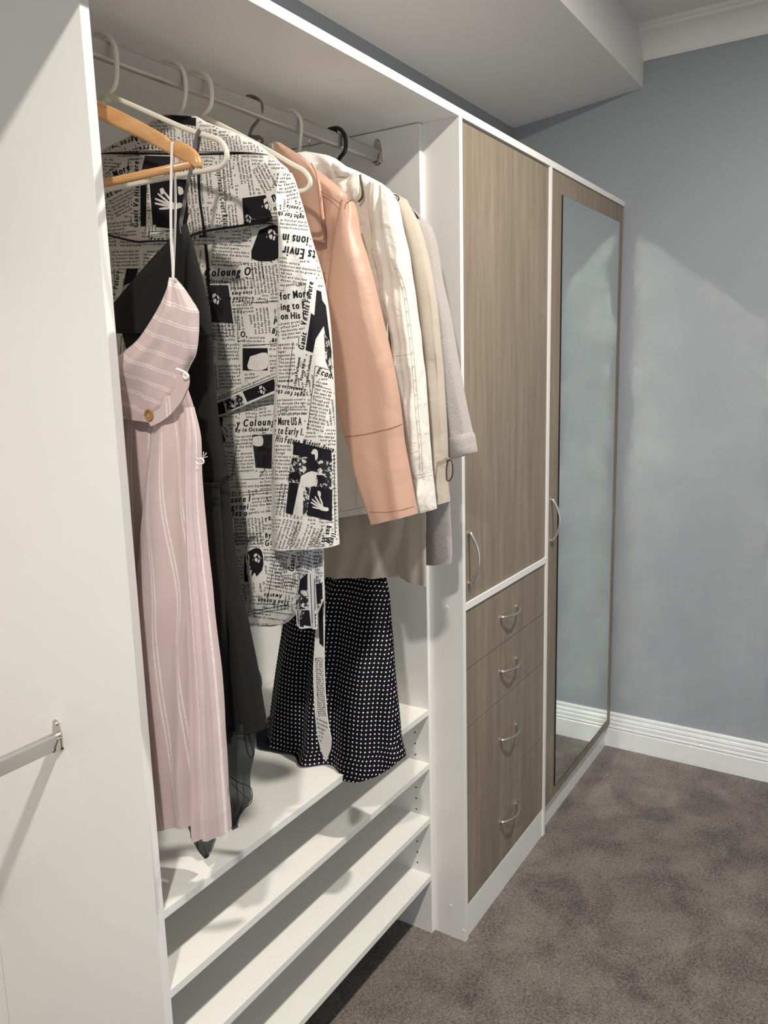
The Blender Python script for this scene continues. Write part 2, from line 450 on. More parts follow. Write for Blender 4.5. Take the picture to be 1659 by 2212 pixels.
def oval_rail(x0, x1, y, z, m):
    mb = MB(); n = 28
    V = []; F = []
    for x in (x0, x1):
        for j in range(n):
            t = 2*math.pi*j/n
            c_, s_ = math.cos(t), math.sin(t)
            V.append((x, y+0.0078*c_, z+0.0075*s_+(0.0085 if s_ > 1e-6 else -0.0085 if s_ < -1e-6 else 0)))
    F = [(j, (j+1) % n, n+(j+1) % n, n+j) for j in range(n)]+[tuple(range(n))[::-1], tuple(range(n, 2*n))]
    mb.add(V, F, m, smooth=False); return mb
def rail_bracket(x, sgn, y, z, parent):
    """open-topped cup on the panel face at x; sgn = direction the rail leaves"""
    mb = MB()
    # plate with rounded head
    prof = []
    for i in range(13):
        t = math.pi*i/12; prof.append((y+0.0085*math.cos(t), z+0.030+0.0085*math.sin(t)))
    prof += [(y-0.0125, z+0.012), (y-0.0125, z-0.014)]
    for i in range(9):
        t = math.pi+math.pi*i/8; prof.append((y+0.0125*math.cos(t), z-0.010+0.012*math.sin(t)))
    prof += [(y+0.0125, z-0.014), (y+0.0125, z+0.012)]
    mb.extrude(prof, 'x', x, x+sgn*0.002, M['nickel'])
    # cup wall
    cup = []
    for i in range(17):
        t = math.pi+math.pi*i/16
        cup.append((y+0.0108*math.cos(t), z-0.0085+0.0108*math.sin(t)))
    up0 = [(y-0.0108, z+0.006)]; up1 = [(y+0.0108, z+0.006)]
    outer = up0+cup+up1
    inner = [(y+(a-y)*0.84, z+(b_-z)*0.9) for a, b_ in outer][::-1]
    n = len(outer); V = []; F = []
    for k in range(2):
        for idx, (a, b_) in enumerate(outer+inner):
            depth = 0.013 if b_ < z-0.004 else 0.006
            V.append((x+(sgn*depth if k else 0), a, b_))
    N = 2*n
    F = [(i, (i+1) % N, N+(i+1) % N, N+i) for i in range(N)]
    for i in range(n-1):
        F.append((N+i, N+i+1, N+N-2-i, N+N-1-i))
    mb.add(V, F, M['nickel'])
    mb.disc((x+sgn*0.002, y, z+0.030), (sgn, 0, 0), 0.0042, 0.0018, M['nickel'], 14)
    return mb.build('rail_bracket', parent)

tp = MB(); tp.box(-0.96, X4-0.001, 0.0, YB-0.002, HT, HT+TT, M['edge'], BV)
tp.box(-0.96, X4-0.001, YB-0.002, YE, HT, HT+0.0035, M['melamine'])
o = tp.build('wardrobe_top_panel'); o['label'] = 'long white top board running over all the wardrobe units to the far wall'; o['category'] = 'wardrobe top'

ow = thing('open_wardrobe', 'open white wardrobe section with hanging rail and four low shelves', 'wardrobe', (0.0, D1, 0.0))
MB().box(0, T, D1, YE, 0, HT, M['edge'], BV).build('side_panel', ow)
sp_ = MB(); sp_.box(X1-T, X1-0.0004, D1, YE, 0, HT-0.002, M['edge'], BV)
for zc in [ZS[0]-T-0.004-0.0535-0.032*i for i in range(3)]+[ZS[1]-T-0.065-0.032*i for i in range(3)]+[ZS[2]-T-0.068-0.032*i for i in range(3)]:
    sp_.disc((X1-T+0.0003, 0.138, zc), (-1, 0, 0), 0.0024, 0.0006, M['gap'], 10)
sp_.build('side_panel', ow)
for z in ZS:
    MB().box(T, X1-T, D1, YE-0.018, z-T, z, M['melamine'], BV).build('shelf', ow)
MB().box(T, X1-T, YE-0.012, YE, ZS[3]-T, HT, M['melamine']).build('back_panel', ow)
YR, ZR = 0.2095, 2.0432
rl = oval_rail(T+0.001, X1-T-0.001, YR, ZR, M['rail']).build('hanging_rail', ow)
rail_bracket(X1-T, -1, YR, ZR, rl); rail_bracket(T, 1, YR, ZR, rl)

nw = thing('hanging_wardrobe', 'white wardrobe bay in the left foreground with a low chrome hanging rail', 'wardrobe', (-0.95, D1, 0.0))
MB().box(-0.95, -0.95+T, D1, YE, 0, HT, M['edge'], BV).build('side_panel', nw)
MB().box(-0.95+T, -0.0005, 0.5805, YE, 0.0, HT, M['melamine']).build('back_panel', nw)
YL, ZL = 0.3125, 0.9205
rl = oval_rail(-0.95+T+0.001, -0.0015, YL, ZL, M['rail']).build('hanging_rail', nw)
rail_bracket(-0.0005, -1, YL, ZL, rl)

def bow_handle(parent, c, half, axis, out=0.027):
    """arched bar handle with flattened feet; c on the door face, axis 'x' or 'z'"""
    pts = []; rad = []
    n = 26
    for i in range(n+1):
        t = -1+2*i/n
        d = half*t
        y = c[1]-0.0035-(out-0.004)*(1-abs(t)**2.2)
        p = [c[0], y, c[2]]; p['xyz'.index(axis)] += d
        pts.append(p); rad.append(0.0032+0.0026*abs(t)**3)
    mb = MB().tube(pts, rad, M['satin'], n=12)
    for s_ in (-1, 1):
        p = list(c); p['xyz'.index(axis)] += s_*(half-0.003)
        mb.disc((p[0], c[1], p[2]), (0, -1, 0), 0.0052, 0.006, M['satin'], 14)
    return mb.build('handle', parent)

dw = thing('drawer_wardrobe', 'tall wardrobe unit with one plain taupe wood door above four drawers', 'wardrobe', (X1, 0.0, 0.0))
sp_ = MB().box(X1, X1+T, 0, YE, 0, HT, M['edge'], BV); sp_.build('side_panel', dw)
for (yy, zz) in [(0.046, 0.941), (0.046, 0.093), (0.0065, 0.031), (0.080, 2.0765), (0.041, 2.081)]:
    MB().disc((X1-0.0001, yy, zz), (-1, 0, 0), 0.0048, 0.0012, M['edge'], 18).build('screw_cap', dw)
MB().box(X2, X2+T, 0, YE, 0, HT, M['edge'], BV).build('side_panel', dw)
MB().box(X1+T, X2, 0.0, YE, 0.9335, 0.9520, M['edge'], BV).build('divider_rail', dw)
MB().box(X1+T, X2, 0.004, 0.020, 0.0, 0.0955, M['melamine'], BV).build('plinth', dw)
MB().box(X1+T, X2, YE-.012, YE, 0.0955, HT, M['melamine']).build('back_panel', dw)
XA, XB = X1+T+0.0018, X2-0.0018
dr = MB().box(XA, XB, 0.0045, 0.0205, 0.9540, 2.0945, M['oak'], 0.0006).build('door', dw)
bow_handle(dr, (0.9870, 0.0045, 1.064), 0.068, 'z', 0.030)
for (za, zb, hz) in [(0.7725, 0.9318, 0.8535), (0.6105, 0.7700, 0.6940), (0.3540, 0.6080, 0.4870), (0.0975, 0.3515, 0.2300)]:
    d_ = MB().box(XA, XB, 0.0045, 0.0205, za, zb, M['oak'], 0.0006).build('drawer', dw)
    bow_handle(d_, (1.2400, 0.0045, hz), 0.060, 'x', 0.028)

mw = thing('mirror_wardrobe', 'end wardrobe unit against the far wall with a full-length mirror on its door', 'wardrobe', (X2+T, 0.0, 0.0))
MB().box(X4-T-0.001, X4-0.001, 0.016, YE, 0, HT, M['edge'], BV).build('side_panel', mw)
MB().box(X2+T, X4-0.019, 0.016, 0.032, 0.0, 0.0930, M['melamine'], BV).build('plinth', mw)
MB().box(X2+T, X4-T-.001, YE-.012, YE, 0.093, HT, M['melamine']).build('back_panel', mw)
dr = MB().box(X2+T+0.002, 2.2565, 0.0, 0.016, 0.0965, 2.0945, M['oak'], 0.0006).build('door', mw)
mm = MB(); mm.box(1.6140, 2.1990, -0.0045, -0.0001, 0.1380, 2.0365, M['dark'])
mm.add([(1.6145, -0.0047, 0.1385), (2.1985, -0.0047, 0.1385), (2.1985, -0.0047, 2.0360), (1.6145, -0.0047, 2.0360)], [(0, 1, 2, 3)], M['mirror'])
mm.build('mirror', dr, recalc=False)
bow_handle(dr, (1.5555, 0.0, 1.063), 0.068, 'z', 0.030)
#
# ---------------------------------------------------------------- cloth helpers
def interp_rows(rows, step=14):
    """smooth rows of numbers along their length"""
    A = np.array([[*r] for r in rows], float)
    d = np.r_[0, np.cumsum(np.maximum(1.0, np.abs(np.diff(A[:, 1]+A[:, 3]))/2))]
    K = max(4, int(d[-1]/step)+1)
    t = np.linspace(0, d[-1], K)
    t = np.unique(np.r_[t, d])
    out = []
    m = np.zeros_like(A)
    for i in range(len(A)):
        if 0 < i < len(A)-1:
            a = (A[i]-A[i-1])/(d[i]-d[i-1]); c = (A[i+1]-A[i])/(d[i+1]-d[i])
            m[i] = np.where(a*c > 0, 2*a*c/(a+c+1e-12*np.sign(a+c+1e-30)), 0)
        elif i == 0: m[i] = (A[1]-A[0])/(d[1]-d[0])
        else: m[i] = (A[-1]-A[-2])/(d[-1]-d[-2])
    for q in t:
        i = min(max(np.searchsorted(d, q, side='right')-1, 0), len(A)-2)
        h = d[i+1]-d[i]; s = (q-d[i])/h
        out.append((2*s**3-3*s**2+1)*A[i]+(s**3-2*s**2+s)*h*m[i]+(-2*s**3+3*s**2)*A[i+1]+(s**3-s**2)*h*m[i+1])
    return np.array(out), t/d[-1]

def loft(mb, rows, x0, th, mat, n=64, folds=(), namp=0.0, nsc=12.0, uv=None, hem=None, step=14, pw=0.75, seed=0, rim=None, round_top=False, rest=None):
    """closed cloth tube hanging in the plane x=x0. rows: (Lx,Ly,Rx,Ry[,x,th]) in photo pixels, top to bottom."""
    full = []
    for r in rows:
        r = list(r)
        if len(r) == 4: r += [x0, th]
        full.append(r)
    A, vv = interp_rows(full, step)
    K = len(A)
    tt = np.linspace(0, 2*math.pi, n, endpoint=False)
    c, s = np.cos(tt), np.sin(tt)
    sx = np.sign(s)*np.abs(s)**pw
    V = np.zeros((K, n, 3)); U = np.zeros((K, n, 2))
    uu = (1-c)/2
    for k in range(K):
        Lx, Ly, Rx, Ry, xr, tr = A[k]
        v = vv[k]
        if round_top: tr = tr*min(1.0, 0.25+v*round_top)
        a = [Lx, Rx]
        for it in range(3):
            L = at(a[0], Ly, 'x', xr); R = at(a[1], Ry, 'x', xr)
            y = (L[1]+R[1])/2+(L[1]-R[1])/2*c
            z = (L[2]+R[2])/2+(L[2]-R[2])/2*c
            x = xr-tr*sx
            f = np.zeros(n)
            for (fr, ph, a0, a1, bend) in folds:
                f += (a0+(a1-a0)*v)*np.sin(2*math.pi*fr*uu+ph+bend*v)
            edge = np.clip(np.minimum(uu, 1-uu)*8, 0.15, 1)
            x = x+f*edge
            if it == 2: break
            px, _ = pxof(np.c_[x, y, z])
            a[0] += Lx-px.min(); a[1] += Rx-px.max()
        if namp:
            for j in range(n):
                x[j] += namp*noise.noise(Vector((seed*3.1+s[j]*0.3, y[j]*nsc, z[j]*nsc)))*edge[j]
        if hem is not None:
            wgt = max(0, (v-0.6)/0.4)**2
            z = z+wgt*np.interp(uu, [h[0] for h in hem], [h[1] for h in hem])
        if rest is not None:
            fl_ = np.clip((y-rest[0])/0.02, 0, 1)*(rest[1]+0.004*v)+(1-np.clip((y-rest[0])/0.02, 0, 1))*0
            z = np.where(y > rest[0], np.maximum(z, fl_), z)
        V[k, :, 0] = x; V[k, :, 1] = y; V[k, :, 2] = z
        h = n//2
        seg = np.linalg.norm(np.diff(V[k], axis=0, append=V[k][:1]), axis=1)
        af = np.r_[0, np.cumsum(seg[:h])]; ab = np.r_[0, np.cumsum(seg[h:][::-1])]
        arc = np.concatenate([af[:h+1], ab[::-1][1:h]]); tot = np.concatenate([np.full(h+1, af[-1]), np.full(h-1, ab[-1])])
        if uv is None: U[k, :, 0] = -y; U[k, :, 1] = z
        else:
            for j in range(n): U[k, j] = uv(arc[j]/tot[j], v, y[j], z[j], arc[j]-tot[j]/2)
    F = []
    for k in range(K-1):
        for j in range(n):
            j2 = (j+1) % n
            F.append((k*n+j, k*n+j2, (k+1)*n+j2, (k+1)*n+j))
    CF = []
    for k in (0, K-1):
        for j in range(n//2):
            q = [j, j+1, (n-j-1) % n, (n-j) % n]
            q = list(dict.fromkeys(q))
            if len(q) > 2: CF.append(tuple(a+(n if k else 0) for a in q))
    mb.add(V.reshape(-1, 3), F, mat, uv=U.reshape(-1, 2), smooth=True)
    mb.add(np.vstack([V[0], V[-1]]), CF, mat, uv=np.vstack([U[0], U[-1]]))
    return V

def sheet(mb, poly, x0, th, mat, dx=None, n=22, bev=0.3):
    """flat cut piece of cloth with thickness th, outline in photo pixels on plane x0 (dx(u,v)=extra offset)"""
    P = at_np(poly, x0); N = len(P)
    ctr = P.mean(0)
    front = P.copy(); front[:, 0] -= th/2; back = P.copy(); back[:, 0] += th/2
    fin = ctr+(P-ctr)*0.985; fin[:, 0] = front[:, 0]-th*bev
    V = np.vstack([fin, front, back])
    F = [tuple(range(N))]
    F += [(i, (i+1) % N, N+(i+1) % N, N+i) for i in range(N)]
    F += [(N+i, N+(i+1) % N, 2*N+(i+1) % N, 2*N+i) for i in range(N)]
    F += [tuple(range(2*N, 3*N))[::-1]]
    mb.add(V, F, mat, uv=np.c_[-V[:, 1], V[:, 2]])

def ribbon(mb, pts, wd, mat, x0, th=0.0012, xs=None):
    """narrow strip following pixel points; wd in pixels (number or list)"""
    P = np.array(pts, float); K = len(P)
    W_ = np.full(K, wd) if np.isscalar(wd) else np.array(wd, float)
    X = np.full(K, x0) if xs is None else np.array(xs, float)
    T_ = np.gradient(P, axis=0); T_ /= np.linalg.norm(T_, axis=1)[:, None]
    Nn = np.c_[-T_[:, 1], T_[:, 0]]
    V = []
    for i in range(K):
        a = P[i]+Nn[i]*W_[i]/2; b_ = P[i]-Nn[i]*W_[i]/2
        for (q, o) in ((a, -th/2), (b_, -th/2), (b_, th/2), (a, th/2)):
            r = at(q[0], q[1], 'x', X[i]); r = r+np.array([o, 0, 0]); V.append(r)
    F = []
    for i in range(K-1):
        for j in range(4): F.append((i*4+j, i*4+(j+1) % 4, i*4+4+(j+1) % 4, i*4+4+j))
    F += [(3, 2, 1, 0), tuple(4*(K-1)+j for j in range(4))]
    V = np.array(V)
    mb.add(V, F, mat, uv=np.c_[-V[:, 1], V[:, 2]], smooth=False)

def smooth_path(pts, k=6):
    P = np.array(pts, float); out = []
    Q = np.vstack([2*P[0]-P[1], P, 2*P[-1]-P[-2]])
    for i in range(1, len(Q)-2):
        for j in range(k):
            t = j/k
            out.append(0.5*((2*Q[i])+(-Q[i-1]+Q[i+1])*t+(2*Q[i-1]-5*Q[i]+4*Q[i+1]-Q[i+2])*t*t+(-Q[i-1]+3*Q[i]-3*Q[i+1]+Q[i+2])*t**3))
    out.append(P[-1]); return np.array(out)

# ---------------------------------------------------------------- printed letters and pictures laid on cloth
_gl = {}
def glyph(ch, bold, shear):
    key = (ch, bold, shear)
    if key in _gl: return _gl[key]
    cu = bpy.data.curves.new('letter', 'FONT'); cu.body = ch; cu.size = 1.0; cu.resolution_u = 1 if bold < 0.5 else 3
    cu.offset = 0.004 if bold else 0.016
    cu.shear = shear
    ob = bpy.data.objects.new('letter', cu); COL.objects.link(ob)
    dg = bpy.context.evaluated_depsgraph_get()
    me = bpy.data.meshes.new_from_object(ob.evaluated_get(dg))
    V = np.array([tuple(v.co)[:2] for v in me.vertices]) if len(me.vertices) else np.zeros((0, 2))
    F = [tuple(p.vertices) for p in me.polygons]
    bpy.data.objects.remove(ob); bpy.data.curves.remove(cu); bpy.data.meshes.remove(me)
    if bold and len(V):   # heavy upright strokes, thin cross strokes
        k = len(V); W_ = [0.0, 0.03, 0.06, 0.085]
        F = [tuple(q+i*k for q in f) for i in range(len(W_)) for f in F]
        V = np.vstack([V+np.array([w_, 0]) for w_ in W_])
    adv = (V[:, 0].max()+0.06) if len(V) else 0.28
    _gl[key] = (V, F, adv); return _gl[key]

class Print:
    """lays flat print on the visible front of a cloth part"""
    def __init__(s, mb, xref=None, res=3.0):
        s.mb = mb; s.reserve = []
        V = np.concatenate(mb.v); bvh = BVHTree.FromPolygons(V.tolist(), [f for f in mb.f])
        px, py = pxof(V); s.u0, s.v0 = px.min()-4, py.min()-4; s.res = res = 3.0
        nu = int((px.max()+4-s.u0)/res)+2; nv = int((py.max()+4-s.v0)/res)+2
        G = np.full((nu, nv), np.nan); C = Vector(CAM)
        for i in range(nu):
            for j in range(nv):
                d = FWD+(s.u0+i*res-829.5)/FPX*RGT-(s.v0+j*res-1106)/FPX*UPV
                h = bvh.ray_cast(C, Vector(d))
                if h[0] is not None: G[i, j] = h[3]/np.linalg.norm(d)
        s.G = G
    def lift(s, P, off):
        P = np.asarray(P, float)
        fi = (P[:, 0]-s.u0)/s.res; fj = (P[:, 1]-s.v0)/s.res
        i = np.floor(fi).astype(int); j = np.floor(fj).astype(int)
        ok = (i >= 0) & (j >= 0) & (i < s.G.shape[0]-1) & (j < s.G.shape[1]-1)
        i = np.clip(i, 0, s.G.shape[0]-2); j = np.clip(j, 0, s.G.shape[1]-2)
        a = fi-i; b_ = fj-j; G = s.G
        t = G[i, j]*(1-a)*(1-b_)+G[i+1, j]*a*(1-b_)+G[i, j+1]*(1-a)*b_+G[i+1, j+1]*a*b_
        ok &= ~np.isnan(t)
        d = FWD+((P[:, 0]-829.5)/FPX)[:, None]*RGT-((P[:, 1]-1106.0)/FPX)[:, None]*UPV
        return CAM+np.where(ok, t-off, 1.0)[:, None]*d, ok
    def put(s, P, F, mat, off):
        if len(P) == 0: return
        Q, ok = s.lift(P, off)
        keep = [f for f in F if all(ok[k] for k in f)]
        if not keep: return
        used = sorted({k for f in keep for k in f}); mp = {k: n_ for n_, k in enumerate(used)}
        s.mb.add(Q[used], [[mp[k] for k in f] for f in keep], mat)
    def hit(s, x, y):
        for R_ in s.reserve:
            cx, cy, w2, h2, ca, sa = R_
            dx, dy = x-cx, y-cy
            if abs(dx*ca-dy*sa) < w2 and abs(dx*sa+dy*ca) < h2: return True
        return False
    def text(s, txt, x, y, size, ang=0, sx=0.8, shear=0.0, bold=1, width=None, free=True, mat=None):
        """baseline starts at pixel (x, y), runs at ang degrees counter-clockwise"""
        gs = [glyph(c, bold, shear) for c in txt]
        tot = sum(g[2] for g in gs)*size*sx
        k = sx if width is None else sx*width/tot
        ca, sa = math.cos(math.radians(ang)), math.sin(math.radians(ang))
        if free:
            w_ = (width or tot); cx = x+ca*w_/2-sa*size*.3*1; cy = y-sa*w_/2-ca*size*.3
            s.reserve.append((cx, cy, w_/2+2, size*0.5, ca, sa))
        u = 0; PP = []; FF = []; cnt = 0
        for g in gs:
            V, F, adv = g
            if len(V):
                mx = x+ca*(u+adv*size*k/2)-sa*size*.25; my = y-sa*(u+adv*size*k/2)-ca*size*.25
                if free or not s.hit(mx, my):
                    lx = u+V[:, 0]*size*k; ly = V[:, 1]*size
                    PP.append(np.c_[x+ca*lx-sa*ly, y-sa*lx-ca*ly])
                    FF += [tuple(q+cnt for q in f) for f in F]; cnt += len(V)
            u += adv*size*k
        if PP: s.put(np.vstack(PP), FF, mat or M['ink'], 0.0010 if free else 0.0006)
    def quad(s, q, mat=None, off=0.0008, n=8, reserve=True):
        q = np.array(q, float)
        g = np.linspace(0, 1, n+1)
        P = np.array([(1-a)*(1-b_)*q[0]+a*(1-b_)*q[1]+a*b_*q[2]+(1-a)*b_*q[3] for b_ in g for a in g])
        F = [(j*(n+1)+i, j*(n+1)+i+1, (j+1)*(n+1)+i+1, (j+1)*(n+1)+i) for j in range(n) for i in range(n)]
        s.put(P, F, mat or M['ink'], off)
        if reserve:
            c_ = q.mean(0); e = q[1]-q[0]; e2 = q[3]-q[0]
            w2 = np.linalg.norm(e)/2; h2 = np.linalg.norm(e2)/2; ca, sa = e[0]/(2*w2), -e[1]/(2*w2)
            s.reserve.append((c_[0], c_[1], w2, h2, ca, sa))
    def poly(s, pts, mat, off=0.0013):
        """free shape: fan of small triangles"""
        P = smooth_path(list(pts)+[pts[0]], 3)[:-1]; c_ = P.mean(0); N = len(P)
        rings = [c_[None]]
        V = [c_]; F = []
        R_ = 3
        for r in range(1, R_+1): V += [c_+(p-c_)*r/R_ for p in P]
        for i in range(N): F.append((0, 1+i, 1+(i+1) % N))
        for r in range(R_-1):
            for i in range(N):
                a = 1+r*N+i; b_ = 1+r*N+(i+1) % N; F.append((a, a+N, b_+N, b_))
        s.put(np.array(V), F, mat, off)
    def line(s, x0_, y0_, x1_, y1_, wd=1.0, off=0.0008):
        a = np.array([x0_, y0_], float); b_ = np.array([x1_, y1_], float); t = b_-a; L = np.linalg.norm(t); t /= L; nn = np.array([-t[1], t[0]])*wd/2
        k = max(1, int(L/9)); P = []; F = []
        for i in range(k+1):
            c_ = a+t*L*i/k; P += [c_+nn, c_-nn]
        for i in range(k): F.append((2*i, 2*i+1, 2*i+3, 2*i+2))
        s.put(np.array(P), F, M['ink'], off)
    def hand(s, x, y, k, ang=0):
        """white splayed hand on a dark picture"""
        ca, sa = math.cos(math.radians(ang)), math.sin(math.radians(ang))
        def tr(p): return (x+k*(ca*p[0]+sa*p[1]), y+k*(-sa*p[0]+ca*p[1]))
        for f in ([(-1.0, -.75), (-.9, -.85), (-.1, -.1), (-.25, .02)], [(-1.25, -.3), (-1.2, -.45), (-.2, .05), (-.3, .2)], [(-1.3, .1), (-1.27, -.05), (-.3, .22), (-.35, .4)],
                  [(-.95, .62), (-.95, .48), (-.2, .45), (-.15, .65)], [(-.55, -1.0), (-.4, -1.05), (.25, -.15), (.05, -.1)]):
            s.poly([tr(p) for p in f], M['news_white'])
        s.poly([tr(p) for p in [(-.3, .1), (.1, -.1), (.5, .2), (1.0, .15), (1.1, .55), (.5, .7), (-.1, .6)]], M['news_white'])
    def face(s, x, y, k, fl=1):
        def tr(p): return (x+k*p[0]*fl, y+k*p[1])
        # torn light patches, as a coarse newsprint portrait breaks up
        for q in ([(-.5, -.55), (-.1, -.75), (.05, -.5), (-.2, -.2), (-.45, -.05)], [(.15, -.6), (.45, -.3), (.5, .1), (.3, .0), (.2, -.3)],
                  [(-.4, .15), (-.05, .0), (.1, .3), (-.05, .7), (-.3, .5)], [(.25, .25), (.5, .3), (.35, .8), (.15, .75)], [(.62, -.1), (.74, .05), (.66, .2)], [(-.75, .3), (-.62, .25), (-.66, .5)]):
            s.poly([tr(p) for p in q], M['news_white'])
    def block(s, x, y, w_, h_, ang=0, size=7.2, pitch=7.4, bold=0):
        """column of small type; (x, y) is its top-left corner when ang=0"""
        ca, sa = math.cos(math.radians(ang)), math.sin(math.radians(ang))
        k = int(h_/pitch)
        s.blk = getattr(s, 'blk', [])
        for i in range(k):
            d = (i+0.85)*pitch
            lx = x+sa*d; ly = y+ca*d
            t = random.choice(LINES)
            wd = w_ if random.random() > 0.14 else w_*random.uniform(0.35, 0.8)
            while len(t)*size*0.46 < wd: t = t+' '+random.choice(LINES)
            t = t[:max(3, int(wd/(size*0.46)))]
            s.text(t, lx, ly, size, ang, sx=0.74, bold=bold, shear=0.1, width=wd, free=False)
        s.blk.append((x+ca*w_/2+sa*h_/2, y-sa*w_/2+ca*h_/2, w_/2+3, h_/2+2, ca, sa))
    def fill(s, size=7.2, pitch=7.6, cell=(54, 62)):
        """small type over whatever cloth is still blank"""
        s.reserve += getattr(s, 'blk', []); s.blk = []
        x1 = s.u0+s.G.shape[0]*s.res; y1 = s.v0+s.G.shape[1]*s.res
        y = s.v0
        while y < y1:
            x = s.u0+random.uniform(-12, 0)
            while x < x1:
                a = random.choice((0, 2, -3, 180, 178, -84, 86))
                if abs(a) in (84, 86):
                    if a < 0: s.block(x+cell[0]-3, y, cell[1]-6, cell[0]-6, a, size, pitch)
                    else: s.block(x, y+cell[1]-6, cell[1]-6, cell[0]-6, a, size, pitch)
                elif abs(a) > 90: s.block(x+cell[0]-4, y+cell[1]-4, cell[0]-6, cell[1]-6, a, size, pitch)
                else: s.block(x, y, cell[0]-6, cell[1]-6, a, size, pitch)
                x += cell[0]
            y += cell[1]
LINES = ['against this background', 'as October due date rose in', 'points from a month earlier', 'the inventory rate was up', 'year on year basis', 'in terms of products', 'in excess of product and',
         'gains and the housing', 'consumption by the', 'semiconductors and', 'the charge of commerce', 'in the midst of a bloody', 'that was plunged into', 'parliament voted on it', 'the gamble on his',
         'peacemaking along with the', 'early vote this winter', 'has months earlier', 'while sales and retail', 'grew only respectively', 'The second quarter of', 'production and shipments', 'slower growth in the',
         'to discuss the agreement', 'effect and the issues that', 'Though politically the push', 'the time has come for all', 'of the month and the new', 'the same day sources', 'report said the company']

# ---------------------------------------------------------------- hangers
def hook_pts(px, x):
    P = [at(a, b_, 'x', x)[1:] for a, b_ in px]
    st = [(YR+0.0135, ZR-0.004), (YR+0.0150, ZR+0.010), (YR+0.011, ZR+0.0215)]
    P = [q for q in P]
    return [np.array(q) for q in st]+P
def to3(P, x): return np.array([(x, a[0], a[1]) for a in P])
def plastic_hanger(label, px, x, mat, r=0.0040, arms=None, group=None):
    t = thing('clothes_hanger', label, 'hanger', (x, YR, ZR), group)
    P = hook_pts(px, x)
    neck = P[-1]
    MB().tube(smooth_path(to3(P, x), 6), r, mat, n=14).build('hook', t)
    yc = YR+0.006
    tip = arms or [(243, 210), (300, 234), (400, 278), (443, 292), (472, 302), (487, 320), (489, 342), (474, 361), (440, 369), (400, 376)]
    if arms is None:
        A = [at(a, b_, 'x', 0.14)[1:] for a, b_ in tip]
    else:
        A = [at(a, b_, 'x', x)[1:] for a, b_ in arms]
    c0 = np.array([yc, neck[1]-0.003])
    front = [c0]+[np.array(a) for a in A]
    low = A[-1][1]+0.000
    back = [np.array([2*yc-a[0], a[1]]) for a in front[::-1]][:-1]
    loop = front[1:]+[np.array([yc, low+0.001])]+back
    loop = [c0]+loop
    L3 = to3(loop, x); sm = smooth_path(np.vstack([L3, L3[:1]]), 5)[:-1]
    mb = MB().tube(sm, r, mat, n=14, closed=True, caps=False)
    mb.tube(smooth_path(to3([neck, (neck*0.5+c0*0.5)+np.array([0.0, 0.0]), c0+np.array([0, -0.002])], x), 4), r*1.15, mat, n=12)
    mb.build('shoulder_bar', t)
    return t
WH = 'ivory plastic hangers on the rail'
plastic_hanger('ivory plastic hanger nearest the left panel, holding the black dress by its grey ribbon', [(205, 76), (219, 73), (237, 82), (249, 103), (252, 130), (252, 165), (248, 185), (238, 200), (222, 212)], 0.14, M['wht_plastic'])
plastic_hanger('ivory plastic hanger whose hook rises from the newspaper print coat collar', [(352, 135), (373, 133), (393, 148), (401, 178), (400, 212), (392, 240), (378, 256)], 0.292, M['wht_plastic'], 0.0036,
               arms=[(388, 262), (460, 290), (560, 325), (600, 352), (600, 375), (570, 385), (500, 388)])
plastic_hanger('empty ivory plastic hanger with its arm showing over the newspaper print coat shoulder', [(412, 158), (432, 156), (450, 168), (457, 190), (457, 218), (452, 234), (436, 250)], 0.349, M['wht_plastic'], 0.0040,
               arms=[(448, 256), (500, 282), (575, 322), (630, 354), (655, 368), (669, 386), (668, 402), (654, 412), (620, 414), (560, 412)])
plastic_hanger('slim dark grey hanger carrying the peach jacket', [(533, 208), (551, 210), (565, 224), (565, 245), (556, 262), (545, 276), (538, 296)], 0.50, M['gry_plastic'], 0.0030,
               arms=[(552, 312), (600, 335), (680, 385), (720, 415), (725, 435), (700, 440), (640, 436)])
plastic_hanger('ivory plastic hanger carrying the white hooded jacket', [(609, 240), (628, 238), (645, 250), (651, 270), (649, 300), (645, 330), (630, 344)], 0.615, M['wht_plastic'], 0.0036,
               arms=[(655, 355), (700, 372), (760, 400), (820, 440), (824, 455), (800, 458), (740, 452)])
plastic_hanger('thin chromed wire hanger between the ivory and the black hook', [(660, 258), (672, 264), (678, 278), (672, 294), (667, 308), (669, 326), (670, 345)], 0.69, M['chrome'], 0.0016,
               arms=[(682, 362), (740, 390), (800, 420), (860, 460), (862, 468), (840, 470), (760, 462)])
plastic_hanger('black plastic hanger nearest the rail bracket', [(709, 281), (730, 277), (744, 291), (747, 314), (744, 328), (735, 340), (727, 352)], 0.772, M['blk_plastic'], 0.0046,
               arms=[(748, 376), (800, 398), (860, 432), (900, 470), (900, 485), (870, 486), (800, 478)])

